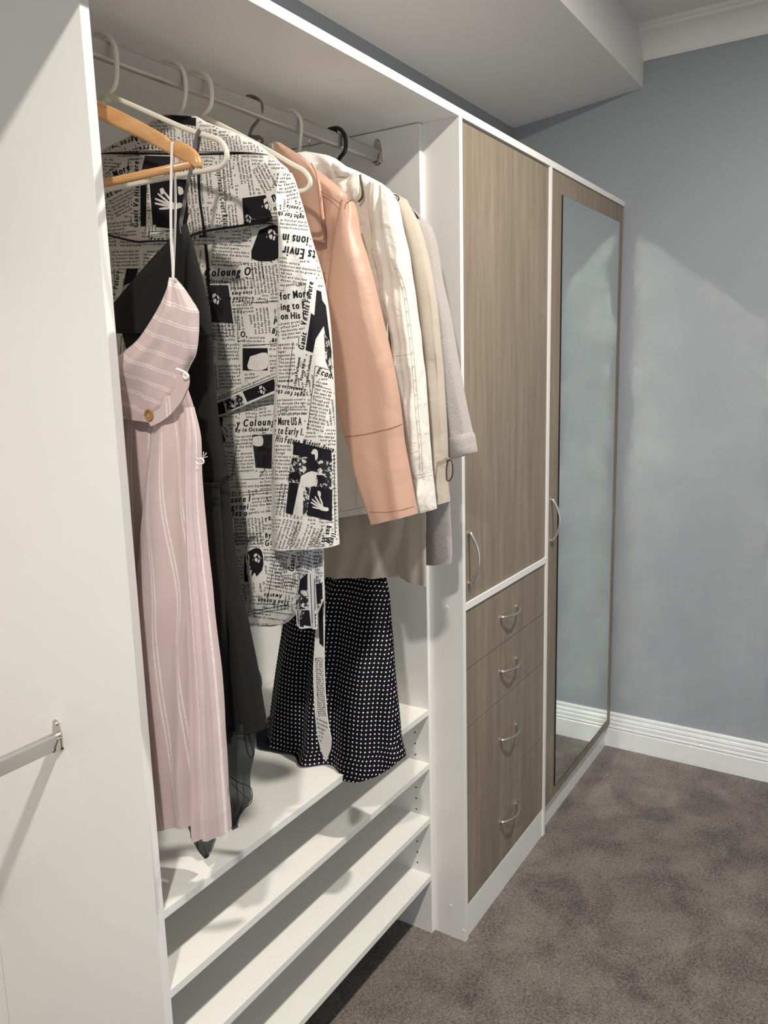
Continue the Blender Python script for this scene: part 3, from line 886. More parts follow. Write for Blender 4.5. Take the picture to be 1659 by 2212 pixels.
# wooden hanger (nearest)
wx = 0.066
t = thing('wooden_hanger', 'varnished beech hanger with trouser bar holding the pink striped dress', 'hanger', (wx, YR, ZR))
top = [(212, 218), (255, 237), (300, 260), (340, 282), (362, 296), (368, 306), (374, 307), (381, 303), (398, 308), (416, 319), (428, 334), (434, 352), (433, 364), (427, 363)]
bot = [(424, 360), (405, 352), (380, 340), (340, 319), (300, 298), (255, 277), (212, 256)]
half = [at(a, b_, 'x', wx)[1:] for a, b_ in smooth_path(top, 3)]+[at(a, b_, 'x', wx)[1:] for a, b_ in bot]
yc = YR
ncut = len(smooth_path(top, 3))
fr = half[:ncut]; lo = half[ncut:]
apex_t = np.array([yc, fr[0][1]+0.024]); apex_b = np.array([yc, lo[-1][1]+0.020])
def resamp(P, n):
    P = np.array(P); d = np.r_[0, np.cumsum(np.linalg.norm(np.diff(P, axis=0), axis=1))]; q = np.linspace(0, d[-1], n)
    return np.c_[np.interp(q, d, P[:, 0]), np.interp(q, d, P[:, 1])]
A_ = resamp([apex_t]+fr, 60); B_ = resamp([apex_b]+lo[::-1], 60)
A_ = np.vstack([np.c_[2*yc-A_[::-1][:, 0], A_[::-1][:, 1]][:-1], A_]); B_ = np.vstack([np.c_[2*yc-B_[::-1][:, 0], B_[::-1][:, 1]][:-1], B_])
mb = MB(); V = []; K = len(A_)
for a, b_ in zip(A_, B_):
    d = b_-a; L_ = np.linalg.norm(d)+1e-9; e = min(0.0035, L_*0.3)/L_
    for dx, f_ in ((-.0065, e*1.6), (-.0045, e*.35), (0, 0), (.0045, e*.35), (.0065, e*1.6), (.0065, 1-e*1.6), (.0045, 1-e*.35), (0, 1), (-.0045, 1-e*.35), (-.0065, 1-e*1.6)):
        q = a+d*f_; V.append((wx+dx, q[0], q[1]))
F = [(i*10+j, i*10+(j+1) % 10, i*10+10+(j+1) % 10, i*10+10+j) for i in range(K-1) for j in range(10)]
F += [tuple(range(10))[::-1], tuple((K-1)*10+j for j in range(10))]
mb.add(V, F, M['beech'], smooth=True); mb.build('shoulder_bar', t)
p1 = at(412, 355, 'x', wx); p0 = at(228, 386, 'x', wx); sl = (p0[2]-p1[2])/(p0[1]-p1[1])
MB().tube([(wx, p1[1]-.004, p1[2]), (wx, 2*yc-p1[1], p1[2])], 0.0058, M['beech'], n=16).build('trouser_bar', t)
hk = [(YR+.0135, ZR-.004), (YR+.015, ZR+.010), (YR+.011, ZR+.0215), (YR-.002, ZR+.026), (YR-.016, ZR+.018), (YR-.021, ZR), (YR-.017, ZR-.018), (YR-.004, ZR-.034), (YR, ZR-.055), (YR, apex_t[1]-.005)]
MB().tube(smooth_path(to3([np.array(q) for q in hk], wx), 6), 0.0018, M['chrome'], n=10).build('hook', t)

# ---------------------------------------------------------------- pink striped dress
pk = thing('striped_dress', 'pink dress with white stripes hung by thin straps on the wooden hanger', 'dress', (0.07, 0.07, 1.66))
mb = MB()
ribbon(mb, smooth_path([(372, 306), (370, 380), (369, 450), (370, 520), (373, 570), (374, 602)], 5), 4.6, M['white_ribbon'], 0.058, 0.0012)
ribbon(mb, smooth_path([(376, 312), (378, 380), (379, 450), (377, 520), (375, 570), (374, 602)], 5), 4.0, M['white_ribbon'], 0.074, 0.0012)
mb.build('strap', pk)
mb = MB()
st_uv = lambda u, v, y, z, s: ((z+0.34*(-y))/0.0262, 0)
loft(mb, [(368, 600, 380, 600, .07, .004), (360, 622, 396, 620, .07, .010), (349, 650, 416, 650, .068, .016), (338, 672, 430, 672, .066, .02), (318, 705, 431, 700, .066, .024), (296, 735, 429, 735, .066, .024), (255, 770, 424, 765, .066, .024),
          (225, 800, 408, 797, .066, .022), (215, 835, 398, 826, .066, .018), (212, 868, 372, 862, .066, .015), (212, 890, 350, 893, .066, .012), (214, 896, 334, 912, .066, .010)], .07, .02, M['pink'], uv=st_uv,
     folds=[(1.5, 0.6, .002, .004, 1.0), (3.2, 1.0, .001, .003, 2)], namp=.006, nsc=18, n=72, seed=1)
mb.build('bodice', pk)
mb = MB()
ribbon(mb, smooth_path([(396, 812), (392, 838), (376, 868), (352, 893), (322, 911)], 6), [24, 25, 26, 27, 27, 27, 27, 27, 27, 27, 27, 27, 27, 26, 26, 26, 26, 26, 26, 26, 26, 26, 25, 24, 22], M['pink'], 0.043, 0.003)
for v_ in mb.uv: v_[:, 0] = v_[:, 0]/0.05
mb.build('waistband', pk)
c0 = at(321, 897, 'x', 0.040)
mb = MB()
ringp = [(0.0405, c0[1]+0.0078*math.cos(a), c0[2]+0.0078*math.sin(a)) for a in np.linspace(0, 2*math.pi, 24, endpoint=False)]
mb.tube(ringp, 0.0016, M['button'], n=8, closed=True, caps=False)
mb.disc((0.0415, c0[1], c0[2]), (-1, 0, 0), 0.0078, 0.0018, M['button'], 24)
for (dy, dz) in ((.0015, .0012), (-.0015, .0012), (.0015, -.0012), (-.0015, -.0012)):
    mb.disc((0.0397, c0[1]+dy, c0[2]+dz), (-1, 0, 0), 0.0006, 0.0004, M['white_ribbon'], 8)
mb.build('button', pk, label='brown horn button')
# skirt
mb = MB()
fan = lambda N_, o=0.0, k=0.0: (lambda u, v, y, z, s: (u*N_+o-k*v, 0))
loft(mb, [(205, 880, 345, 880, .085, .01), (210, 1000, 330, 1000, .085, .014), (230, 1200, 312, 1200, .085, .016), (250, 1450, 330, 1450, .085, .016), (262, 1600, 350, 1600, .085, .014), (280, 1780, 380, 1782, .085, .012)],
     .085, .014, M['pink'], uv=fan(3.6, .2, 2.0), folds=[(1.5, 0, .003, .008, 0)], namp=.004, seed=3, n=48)
loft(mb, [(345, 830, 402, 826, .072, .008), (332, 905, 423, 895, .070, .016), (320, 985, 436, 980, .068, .022), (312, 1060, 436, 1040, .068, .024), (302, 1160, 446, 1150, .068, .026), (292, 1280, 459, 1280, .068, .026), (284, 1400, 440, 1400, .070, .026),
          (278, 1520, 436, 1520, .072, .026), (278, 1640, 432, 1640, .072, .024), (282, 1730, 430, 1722, .072, .022), (288, 1794, 430, 1776, .072, .020)],
     .07, .025, M['pink'], uv=fan(4.0, .1, 2.8), folds=[(1.6, 0.8, .003, .006, 1.0), (2.7, 2.5, .001, .004, -1)], namp=.004, nsc=9, n=96, seed=4)
loft(mb, [(398, 880, 420, 880, .055, .008), (396, 960, 434, 955, .055, .013), (397, 1030, 437, 1020, .054, .016), (399, 1120, 442, 1110, .053, .018), (402, 1230, 454, 1220, .052, .020), (404, 1350, 467, 1340, .051, .021), (407, 1470, 479, 1460, .050, .022), (409, 1580, 487, 1570, .049, .022),
          (411, 1680, 493, 1670, .048, .022), (412, 1760, 498, 1750, .047, .022), (414, 1806, 500, 1800, .047, .021)],
     .05, .02, M['pink'], uv=fan(2.3, .15), folds=[(2.2, 1.4, .002, .005, 0.5), (4.6, .3, .001, .002, 2)], namp=.003, nsc=14, n=72, seed=5)
mb.build('skirt', pk)
mb = MB()
lp = smooth_path([(381, 797), (392, 801), (401, 806), (406, 812), (403, 818), (397, 814), (399, 806)], 5)
mb.tube([at(a, b_, 'x', 0.040) for a, b_ in lp], 0.0021, M['white_ribbon'], n=8)
mb.build('waist_loop', pk); mb = MB()
lp = smooth_path([(424, 992), (437, 991), (439, 1000), (428, 1003), (424, 998), (426, 1012), (424, 1016)], 5)
mb.tube([at(a, b_, 'x', 0.040) for a, b_ in lp], 0.0014, M['white_ribbon'], n=8)
mb.build('thread_loop', pk); mb = MB()
for (a, b_, c_, d) in [(437, 990, 446, 978), (437, 990, 440, 976), (437, 990, 448, 986)]:
    mb.tube([at(a, b_, 'x', 0.042), at((a+c_)/2+1, (b_+d)/2, 'x', 0.040), at(c_, d, 'x', 0.042)], 0.0005, M['white_ribbon'], n=5)
mb.build('loose_threads', pk)

# ---------------------------------------------------------------- black dress
bk = thing('black_dress', 'long black dress with grey ribbon straps hung just behind the pink dress', 'dress', (0.14, 0.06, 1.76))
mb = MB()
ribbon(mb, smooth_path([(431, 280), (425, 292), (420, 318), (416, 345), (405, 400), (398, 440), (390, 486), (392, 505)], 5), 6.5, M['grey_ribbon'], 0.134, 0.0014)
ribbon(mb, smooth_path([(432, 282), (430, 300), (425, 330), (418, 345)], 5), 7, M['grey_ribbon'], 0.147, 0.0014)
mb.build('strap', bk)
mb = MB()
loft(mb, [(386, 482, 404, 484, .14, .006), (365, 518, 416, 520, .14, .012), (330, 556, 426, 556, .14, .016), (292, 600, 440, 610, .14, .020), (262, 635, 448, 650, .14, .022), (238, 670, 456, 690, .14, .024), (232, 720, 461, 722, .14, .024)],
     .14, .02, M['black'], folds=[(1.8, 0, .003, .004, 0), (3, 1, .001, .003, 0)], namp=.006, n=64, seed=7)
mb.build('bodice', bk)
mb = MB()
loft(mb, [(262, 716, 460, 720, .142, .022), (280, 780, 462, 782, .142, .022), (310, 850, 468, 860, .142, .022), (330, 940, 480, 945, .142, .022), (345, 1030, 496, 1036, .142, .023)],
     .142, .02, M['black'], folds=[(2.5, 1, .002, .005, .5)], namp=.004, seed=8)
loft(mb, [(350, 1030, 495, 1036, .142, .022), (360, 1140, 503, 1140, .142, .024), (368, 1260, 520, 1260, .143, .026), (375, 1370, 543, 1370, .144, .028), (385, 1450, 559, 1450, .145, .030), (392, 1530, 571, 1530, .146, .031), (398, 1578, 579, 1574, .147, .031)],
     .145, .025, M['black'], folds=[(2.6, 1.2, .004, .010, .5), (5.1, 0, .001, .003, 1)], namp=.004, seed=9, n=96)
loft(mb, [(400, 1040, 474, 1044, .122, .010), (410, 1200, 484, 1200, .120, .012), (420, 1350, 491, 1350, .118, .014), (425, 1500, 497, 1500, .116, .015), (430, 1606, 502, 1600, .115, .014)],
     .12, .012, M['black'], folds=[(1.4, .5, .002, .003, 0)], namp=.003, seed=10, n=48)
mb.build('skirt', bk)
mb = MB()
ribbon(mb, smooth_path([(425, 1044), (450, 1047), (474, 1046), (485, 1036), (497, 1026)], 5), 7, M['black'], 0.117, 0.005)
mb.build('waist_seam', bk); mb = MB()
ribbon(mb, smooth_path([(430, 722), (450, 724), (463, 724)], 5), 5, M['black'], 0.117, 0.004)
mb.build('bust_seam', bk)
mb = MB()
mb.tube([at(a, b_, 'x', 0.113) for a, b_ in smooth_path([(502, 1583), (530, 1584), (555, 1580), (572, 1570), (581, 1560), (580, 1552), (590, 1545)], 4)], 0.0022, M['black'], n=8)
mb.tube([at(a, b_, 'x', 0.10) for a, b_ in smooth_path([(487, 1608), (495, 1604), (502, 1596)], 4)], 0.002, M['black'], n=8)
mb.tube([at(a, b_, 'x', 0.125) for a, b_ in smooth_path([(527, 1585), (531, 1610), (539, 1634), (548, 1630), (543, 1608), (536, 1585)], 4)], 0.0010, M['black'], n=6)
mb.build('hem', bk)
mb = MB()
ribbon(mb, smooth_path([(556, 1448), (561, 1462), (563, 1478), (560, 1490)], 4), 5, M['teal'], 0.16, 0.003); mb.build('side_tab', bk, label='small dark teal tab at the side of the skirt')
mb = MB()
loft(mb, [(485, 1560, 556, 1560, .14, .012), (487, 1620, 552, 1620, .14, .011), (490, 1680, 541, 1680, .14, .010), (494, 1720, 543, 1728, .14, .008), (498, 1760, 524, 1758, .14, .006), (502, 1788, 507, 1786, .14, .003)], .14, .01, M['sheer'],
     folds=[(2.3, 1, .004, .006, 1)], namp=.006, nsc=20, n=40)
loft(mb, [(400, 1770, 470, 1770, .125, .010), (412, 1800, 468, 1800, .125, .010), (418, 1818, 463, 1818, .125, .009), (428, 1836, 456, 1836, .125, .006), (444, 1853, 449, 1853, .125, .002)], .125, .01, M['sheer'], folds=[(2, 0, .003, .003, 0)], n=40)
mb.tube([at(a, b_, 'x', 0.112) for a, b_ in smooth_path([(412, 1790), (413, 1812), (425, 1818), (428, 1836), (446, 1853), (458, 1833), (466, 1812)], 4)], 0.0007, M['black'], n=6)
mb.tube([at(a, b_, 'x', 0.128) for a, b_ in smooth_path([(498, 1678), (515, 1690), (542, 1702), (543, 1732), (526, 1748), (512, 1768), (504, 1786)], 4)], 0.0007, M['black'], n=6)
mb.tube([at(a, b_, 'x', 0.128) for a, b_ in smooth_path([(500, 1692), (520, 1712), (541, 1730)], 4)], 0.0005, M['black'], n=6)
mb.build('sheer_underskirt', bk, label='sheer black chiffon underskirt with pointed hem')

# ---------------------------------------------------------------- newspaper print coat
ct = thing('printed_coat', 'black and white newspaper print trench coat with black piping', 'coat', (0.29, 0.1, 1.98))
NW = M['news']
mb = MB()
loft(mb, [(400, 300, 520, 300, .300, .015), (225, 330, 560, 330, .300, .022), (215, 380, 600, 372, .300, .028), (215, 480, 625, 470, .300, .032), (225, 600, 660, 600, .300, .034), (240, 750, 680, 740, .300, .034), (300, 880, 684, 880, .300, .034), (360, 1020, 688, 1020, .300, .034), (400, 1140, 692, 1150, .300, .034),
          (430, 1250, 694, 1250, .300, .034), (455, 1325, 640, 1330, .302, .032), (480, 1338, 625, 1345, .302, .030)], .3, .03, NW, folds=[(2.4, .3, .003, .008, 1.2), (4.3, 2, .001, .005, -1)], namp=.005, nsc=14, n=110, seed=11)
pr = Print(mb, .272)
pr.quad([(448, 616), (493, 616), (504, 698), (457, 696)], M['photo']); pr.face(466, 645, 15)
pr.quad([(452, 640), (470, 630), (484, 660), (480, 690)], M['ink'], reserve=False)
pr.poly([(560, 497), (600, 488), (604, 556), (543, 558)], M['ink'], .0009); pr.reserve.append((575, 525, 32, 34, 1, 0)); pr.face(587, 506, 16)
pr.quad([(524, 752), (578, 752), (578, 800), (524, 800)], M['ink']); pr.poly([(540, 770), (576, 762), (576, 796), (536, 797)], NW)
pr.quad([(544, 940), (592, 938), (592, 1013), (552, 1010)], M['photo']); pr.poly([(546, 944), (566, 942), (567, 962), (548, 962)], NW); pr.quad([(556, 962), (592, 970), (592, 1010), (553, 1008)], M['ink'], reserve=False)
pr.poly([(470, 898), (482, 905), (476, 925), (487, 950), (478, 955), (468, 940)], M['ink'], .0009)
pr.poly([(528, 1196), (552, 1184), (566, 1192), (566, 1232), (532, 1258), (527, 1240)], M['ink'], .0009); pr.reserve.append((547, 1220, 22, 38, 1, 0)); pr.face(555, 1205, 13)
pr.text('y Coloung O', 424, 598, 25, 2, .66, .25); pr.text('October', 452, 612, 12, 0, .8)
pr.line(486, 610, 498, 610, 1.2)
pr.text('y Coloung O', 510, 922, 22, 3, .66, .25); pr.text('By in October', 507, 933, 12, 2, .8, .2); pr.line(562, 930, 576, 929, 1.2)
pr.text('tion Awa', 545, 628, 12, 184, .75, .2); pr.text('32nd Ko', 528, 641, 12, 182, .8, .2)
pr.text('O,', 519, 728, 18, 0, .7); pr.line(512, 680, 514, 738, 1.2); pr.line(514, 738, 530, 734, 1.2)
pr.text('Pres', 590, 700, 18, -8, .7); pr.text('By Ag', 586, 720, 17, -6, .7, .2); pr.text('amba', 586, 738, 17, -4, .7, .2)
pr.text('Future', 254, 626, 15, 84, .7, .2); pr.line(247, 580, 247, 640, 1.2)
pr.quad([(273, 580), (298, 580), (292, 606), (266, 618)], M['ink'])
pr.text('sure I', 498, 1086, 19, 4, .7, .25); pr.text('greei', 499, 1101, 18, 2, .7, .25); pr.text('les o', 501, 1115, 18, 2, .7, .25)
pr.text('ress', 573, 1128, 17, 24, .7, .25); pr.text('By', 572, 1162, 15, 10, .7, .25); pr.text('Gan', 572, 1180, 18, 12, .7, .25)
pr.text('Ganit', 634, 1236, 18, 82, .68, .2); pr.text('32nd Korean', 626, 1298, 14, 175, .7, .2); pr.text('Awards', 610, 1284, 13, 176, .7, .25)
pr.line(577, 1300, 592, 1215, 1.1); pr.line(577, 1304, 628, 1310, 1.1); pr.line(500, 1037, 513, 950, 1.1); pr.line(500, 1037, 560, 1034, 1.1); pr.line(497, 1066, 590, 1058, 1.1); pr.line(497, 1072, 590, 1064, 1.0)
pr.line(535, 1322, 625, 1306, 1.2); pr.line(535, 1328, 622, 1314, 1.2); pr.line(525, 655, 600, 650, 1.1); pr.line(525, 748, 600, 742, 1.1); pr.line(560, 1030, 590, 990, 1.1)
for i, (x, y, w_, h_, a) in enumerate([
    (460, 522, 80, 62, -4), (515, 640, 66, 8, 182), (545, 590, 60, 110, -84), (600, 570, 60, 60, -82), (460, 700, 48, 42, 0), (462, 745, 50, 108, 181), (525, 665, 60, 80, -84), (582, 775, 46, 50, 3),
    (240, 540, 60, 40, 2), (310, 545, 60, 30, -4), (230, 640, 60, 60, 0), (500, 618, 46, 62, 2), (570, 565, 36, 90, -85), (608, 500, 30, 60, -40), (528, 805, 55, 30, 5), (470, 900, 40, 40, -50), (475, 955, 45, 70, -84), (506, 940, 38, 88, 4), (560, 1015, 60, 45, 4), (555, 865, 50, 45, 8), (510, 895, 80, 12, -30),
    (498, 1040, 90, 18, 2), (520, 1076, 72, 40, 6), (505, 1118, 25, 60, 2), (530, 1178, 58, 50, 95), (575, 1070, 20, 40, 4), (508, 1200, 20, 110, 0), (590, 1185, 80, 90, -12), (540, 1262, 50, 45, -84), (598, 1215, 34, 62, 178), (592, 1218, 44, 55, 3), (570, 1130, 30, 22, 0), (640, 1190, 56, 80, -8), (536, 1310, 100, 24, -8), (545, 1200, 120, 14, 0), (500, 1150, 120, 30, 2),
    (300, 640, 90, 60, 4), (340, 1200, 90, 60, 4)]):
    pr.block(x, y, w_, h_, a)
pr.fill(); mb.build('body', ct)
# front panel that hangs lower on the right
mb = MB()
loft(mb, [(640, 1190, 700, 1180, .285, .006), (632, 1250, 700, 1245, .285, .008), (630, 1300, 700, 1295, .285, .008), (640, 1330, 686, 1330, .285, .008), (641, 1352, 686, 1358, .285, .007)], .285, .008, M['news_in'], folds=[(1.5, .3, .003, .005, 1)], namp=.003, n=40, seed=12)
pr = Print(mb, .278)
pr.quad([(648, 1252), (664, 1238), (664, 1274), (645, 1276)], M['ink']); pr.quad([(642, 1276), (666, 1272), (666, 1314), (638, 1318)], M['rubble']); pr.quad([(638, 1318), (668, 1318), (672, 1358), (640, 1352)], M['ink']); pr.quad([(642, 1320), (660, 1318), (652, 1336), (640, 1340)], M['rubble'], .0012, reserve=False)
pr.quad([(682, 1262), (698, 1258), (700, 1330), (686, 1328)], M['ink']); pr.reserve.append((673, 1300, 7, 60, 1, 0))
pr.line(670, 1240, 675, 1356, 1.3); pr.line(679, 1250, 681, 1356, 1.3)
for (x, y, w_, h_, a) in [(640, 1195, 34, 50, -12), (676, 1190, 22, 66, 6), (668, 1195, 30, 40, -10), (681, 1250, 8, 100, 4), (634, 1250, 12, 60, 80)]: pr.block(x, y, w_, h_, a)
pr.fill(); mb.build('front_panel', ct)
mb = MB(); sheet(mb, [(552, 1330), (614, 1326), (613, 1348), (588, 1353), (556, 1352)], .318, .004, M['news_in']); mb.build('hem_facing', ct, label='plain pale facing showing under the hem')
# storm flap over the shoulders
mb = MB()
loft(mb, [(240, 318, 540, 318, .292, .016), (215, 332, 582, 335, .290, .028), (210, 366, 624, 366, .288, .036), (212, 420, 640, 425, .286, .040), (216, 470, 630, 470, .285, .042), (222, 500, 604, 484, .284, .042)], .287, .04, NW,
     hem=[(0, -.006), (.31, -.028), (.50, -.027), (.75, -.013), (1, 0)], folds=[(2.0, .5, .001, .005, .6), (3.7, 2, .0, .003, -1)], namp=.003, nsc=12, n=110, seed=13)
Vf = mb.v[0].reshape(-1, 110, 3)[-1]
pr = Print(mb, .250)
pr.quad([(313, 336), (376, 338), (372, 362), (306, 366)], M['photo']); pr.quad([(303, 396), (317, 394), (315, 489), (304, 489)], M['ink']); pr.quad([(322, 385), (404, 388), (406, 470), (330, 486)], M['ink']); pr.quad([(330, 470), (408, 460), (400, 498), (338, 490)], M['ink'], reserve=False)
pr.hand(366, 436, 24, 5); pr.poly([(345, 408), (352, 406), (356, 416), (348, 420)], M['news_white']); pr.poly([(384, 402), (394, 406), (396, 418), (386, 420)], M['news_white'])
pr.text('More', 246, 384, 20, 27, .72, .15); pr.text('es on His', 231, 428, 19, 27, .72, .15); pr.text('Ganit', 298, 492, 17, 90, .74, .2); pr.text('Vn His', 299, 448, 17, 88, .74, .2); pr.text('ure', 298, 372, 17, 86, .74, .2)
pr.text("ssylvania's Court Rejects F", 467, 366, 18, -83, .72, .2, width=148, bold=0)
pr.text('ng O', 590, 437, 32, 31, .60, .25); pr.text('ober', 592, 455, 15, 30, .75, .1)
pr.quad([(523, 428), (574, 421), (586, 470), (540, 486)], M['photo']); pr.quad([(523, 428), (574, 421), (590, 478), (527, 487)], M['ink'], .0009, reserve=False); pr.face(578, 440, 17); pr.face(536, 472, 12)
pr.text('fson', 324, 523, 17, 2, .72, .2); pr.text('ws M', 404, 520, 17, 4, .8, .2); pr.line(322, 500, 322, 528, 1.2); pr.line(322, 501, 380, 497, 1.2)
pr.line(277, 345, 277, 380, 1.2); pr.line(281, 345, 310, 342, 1.2); pr.line(283, 470, 284, 490, 1.2); pr.line(226, 376, 262, 352, 1.2); pr.line(480, 345, 492, 510, 1.0)
for (x, y, w_, h_, a) in [(225, 340, 50, 30, -4), (232, 432, 60, 46, 27), (226, 480, 66, 40, 6), (310, 500, 20, 30, 88), (236, 500, 40, 24, -4), (404, 400, 90, 40, -82), (436, 345, 96, 44, -86), (500, 345, 88, 40, -84), (452, 446, 60, 44, -84), (512, 440, 56, 26, -84), (540, 345, 76, 34, -80), (575, 350, 60, 40, -62), (600, 380, 40, 50, -30), (420, 478, 20, 16, -80), (520, 500, 90, 20, 4), (380, 340, 40, 30, -86), (420, 335, 80, 40, -86), (560, 492, 40, 12, 12), (612, 400, 26, 60, 20)]:
    pr.block(x, y, w_, h_, a, size=7.0, pitch=7.2)
pr.fill(); mb.build('storm_flap', ct)
# collar
mb = MB()
loft(mb, [(352, 248, 425, 250, .300, .008), (330, 262, 446, 262, .298, .018), (300, 284, 506, 284, .294, .024), (262, 305, 556, 307, .290, .030), (222, 326, 578, 326, .287, .034), (214, 334, 584, 334, .287, .034)], .29, .03, NW, folds=[(1.6, .5, .001, .004, .5)], namp=.003, n=90, seed=14)
pr = Print(mb, .262)
pr.quad([(338, 246), (424, 252), (423, 272), (345, 262)], M['ink']); pr.quad([(336, 250), (372, 248), (372, 262), (342, 262)], M['photo'], .0012, reserve=False)
pr.text('Pressure', 322, 311, 19, 197, .72, .1); pr.text('Agreeing', 297, 292, 18, 200, .72, .1); pr.text('Rules on', 278, 282, 14, 202, .72, .1)
pr.text("a's nve", 459, 270, 15, -84, .72, .2, bold=0)
for (x, y, w_, h_, a) in [(330, 276, 50, 30, -84), (380, 275, 50, 50, -86), (425, 262, 62, 40, -86), (470, 276, 50, 46, -82), (520, 290, 34, 46, -80), (232, 316, 60, 14, 18), (346, 300, 40, 40, -86), (560, 310, 18, 30, -80)]:
    pr.block(x, y, w_, h_, a, size=6.8, pitch=7.0)
pr.fill(); mb.build('collar', ct)
# piping
mb = MB()
bpy.context.view_layer.update()
def surf(part, xref):
    me = part.data
    V = np.array([tuple(part.matrix_world @ v.co) for v in me.vertices]); F_ = [tuple(q.vertices) for q in me.polygons]
    m_ = MB(); m_.v = [V]; m_.f = F_
    return Print(m_)
def lay_pts(p, pts, off):
    Q, ok = p.lift(np.array(pts), off)
    return [tuple(q) for q, o_ in zip(Q, ok) if o_]
parts = {c_.name.split('.')[0]: c_ for c_ in ct.children}
sf = surf(parts['storm_flap'], .250); sb = surf(parts['body'], .272)
P = lay_pts(sf, smooth_path([(216, 331), (300, 332), (380, 333), (460, 333), (520, 331), (570, 329), (600, 340), (622, 356)], 8), .001); mb.tube(P, 0.0017, M['piping'], n=6)
P = [(q[0]-.0012, q[1]-.0004, q[2]+.001) for q in Vf[2:54]]; mb.tube(P, .0019, M['piping'], n=6)
P = lay_pts(sf, smooth_path([(429, 372), (432, 430), (439, 480), (444, 520)], 8), .001)
if len(P) > 3: mb.tube(P, 0.0026, M['piping'], n=6)
P = lay_pts(sb, smooth_path([(444, 528), (448, 570), (450, 616)], 8), .002)
if len(P) > 3: mb.tube(P, 0.0026, M['piping'], n=6)
mb.build('piping', ct, label='narrow black edge piping')
# belt and its hanging end
mb = MB()
bp = smooth_path([(440, 888), (470, 877), (520, 855), (560, 838), (604, 822)], 6)
ribbon(mb, bp, 46, NW, .255, .004)
pr = Print(mb, .253)
pr.quad([(468, 872), (482, 866), (488, 892), (470, 897)], M['ink']); pr.quad([(484, 866), (520, 850), (530, 876), (492, 892)], M['rubble']); pr.quad([(524, 846), (592, 818), (596, 842), (534, 868)], M['ink']); pr.face(566, 842, 12)
pr.block(466, 848, 140, 22, 23, size=7); pr.line(470, 864, 598, 812, 1.2)
mb.build('belt', ct)
mb = MB()
tp_ = smooth_path([(691, 1240), (693, 1290), (692, 1350), (690, 1400), (689, 1450), (692, 1520), (697, 1570), (703, 1605), (704, 1644)], 5)
K = len(tp_); wds = np.interp(np.linspace(0, 1, K), [0, .25, .5, .7, .85, .92, 1], [16, 18, 24, 26, 28, 22, 2])
ribbon(mb, tp_, wds, NW, .30, .002, xs=.300+.010*np.sin(np.linspace(0, 7, K)))
pr = Print(mb, .300, res=.0015)
pr.quad([(686, 1262), (700, 1260), (702, 1400), (690, 1390)], M['ink']); pr.block(676, 1410, 30, 90, -86, size=6, pitch=4.5); pr.block(680, 1420, 30, 130, 3, size=6, pitch=4.6); pr.block(680, 1545, 36, 90, -24, size=7, pitch=8)
mb.build('belt_end', ct)
# sleeve
mb = MB()
loft(mb, [(606, 372, 630, 372, .282, .010), (604, 385, 636, 385, .280, .018), (602, 410, 643, 410, .277, .026), (601, 450, 656, 452, .273, .034), (602, 520, 676, 520, .270, .037), (602, 600, 698, 600, .268, .040), (600, 680, 712, 680, .266, .040), (597, 760, 719, 760, .265, .040), (592, 850, 724, 850, .265, .040),
          (588, 950, 727, 950, .265, .038), (586, 1050, 729, 1050, .265, .038), (586, 1130, 731, 1130, .265, .037), (587, 1181, 734, 1178, .265, .036)], .27, .04, NW, folds=[(1.3, .9, .002, .003, 1.5), (2.6, 2, .001, .0025, -2)], namp=.003, nsc=11, n=90, seed=15)
pr = Print(mb, .232, res=.003)
pr.text('ions in', 668, 512, 29, 172, .62); pr.text('ts Envir', 684, 542, 32, 171, .60); pr.text('ught for the', 658, 466, 14, 170, .75); pr.text('Transla', 660, 449, 12, 170, .8, .2)
pr.text('for More', 605, 648, 24, 7, .60); pr.text('ing to E', 606, 670, 22, 5, .66); pr.text('on His I', 606, 690, 21, 3, .66)
pr.text('Vn His Future', 661, 704, 18, 80, .68, .2, bold=1); pr.text('Ganit', 656, 757, 18, 80, .70, .2); pr.line(644, 748, 646, 726, 1.2); pr.line(640, 618, 660, 614, 1.2); pr.line(660, 614, 654, 668, 1.2)
pr.text('Dutch Parliament', 640, 830, 9, 81, .75); pr.text('Passes Bill to', 653, 822, 9, 81, .8); pr.text('Legalize Euthanasia', 664, 832, 9, 81, .75)
pr.line(622, 834, 633, 738, 1.1); pr.line(622, 834, 662, 842, 1.1)
pr.text('Econom', 683, 806, 20, -20, .66, .15); pr.line(681, 790, 720, 802, 1.1); pr.line(681, 790, 664, 930, 1.1); pr.line(676, 830, 722, 844, 1.0)
pr.text('ught for the 32nd', 660, 850, 14, 172, .68, .25); pr.text('Teambation Aw', 662, 840, 11, 171, .72, .25)
pr.text('r More US A', 592, 918, 24, 0, .64, width=60); pr.text('g to Early I.', 590, 936, 22, -4, .7, .2, width=66); pr.text('His Future. Mideast', 594, 953, 22, -9, .70, .25, width=98); pr.text('Peace', 696, 971, 17, -14, .70, width=26)
pr.quad([(684, 626), (694, 630), (702, 700), (674, 745)], M['ink']); pr.quad([(690, 640), (704, 660), (716, 760), (716, 808)], M['ink']); pr.quad([(672, 676), (690, 690), (676, 762), (660, 756)], M['ink']); pr.reserve.append((690, 715, 28, 95, 1, 0)); pr.quad([(700, 720), (714, 740), (718, 815), (704, 780)], M['rubble'], reserve=False)
pr.quad([(634, 953), (716, 973), (717, 1010), (632, 990)], M['ink']); pr.quad([(632, 982), (717, 998), (716, 1058), (622, 1040)], M['rubble'], .0010)
pr.poly([(672, 978), (678, 970), (686, 974), (686, 990), (681, 994), (682, 983), (674, 981)], M['news_white'], .0017)
pr.poly([(664, 990), (676, 986), (684, 998), (690, 1010), (676, 1016), (662, 1006)], M['ink'], .0014)
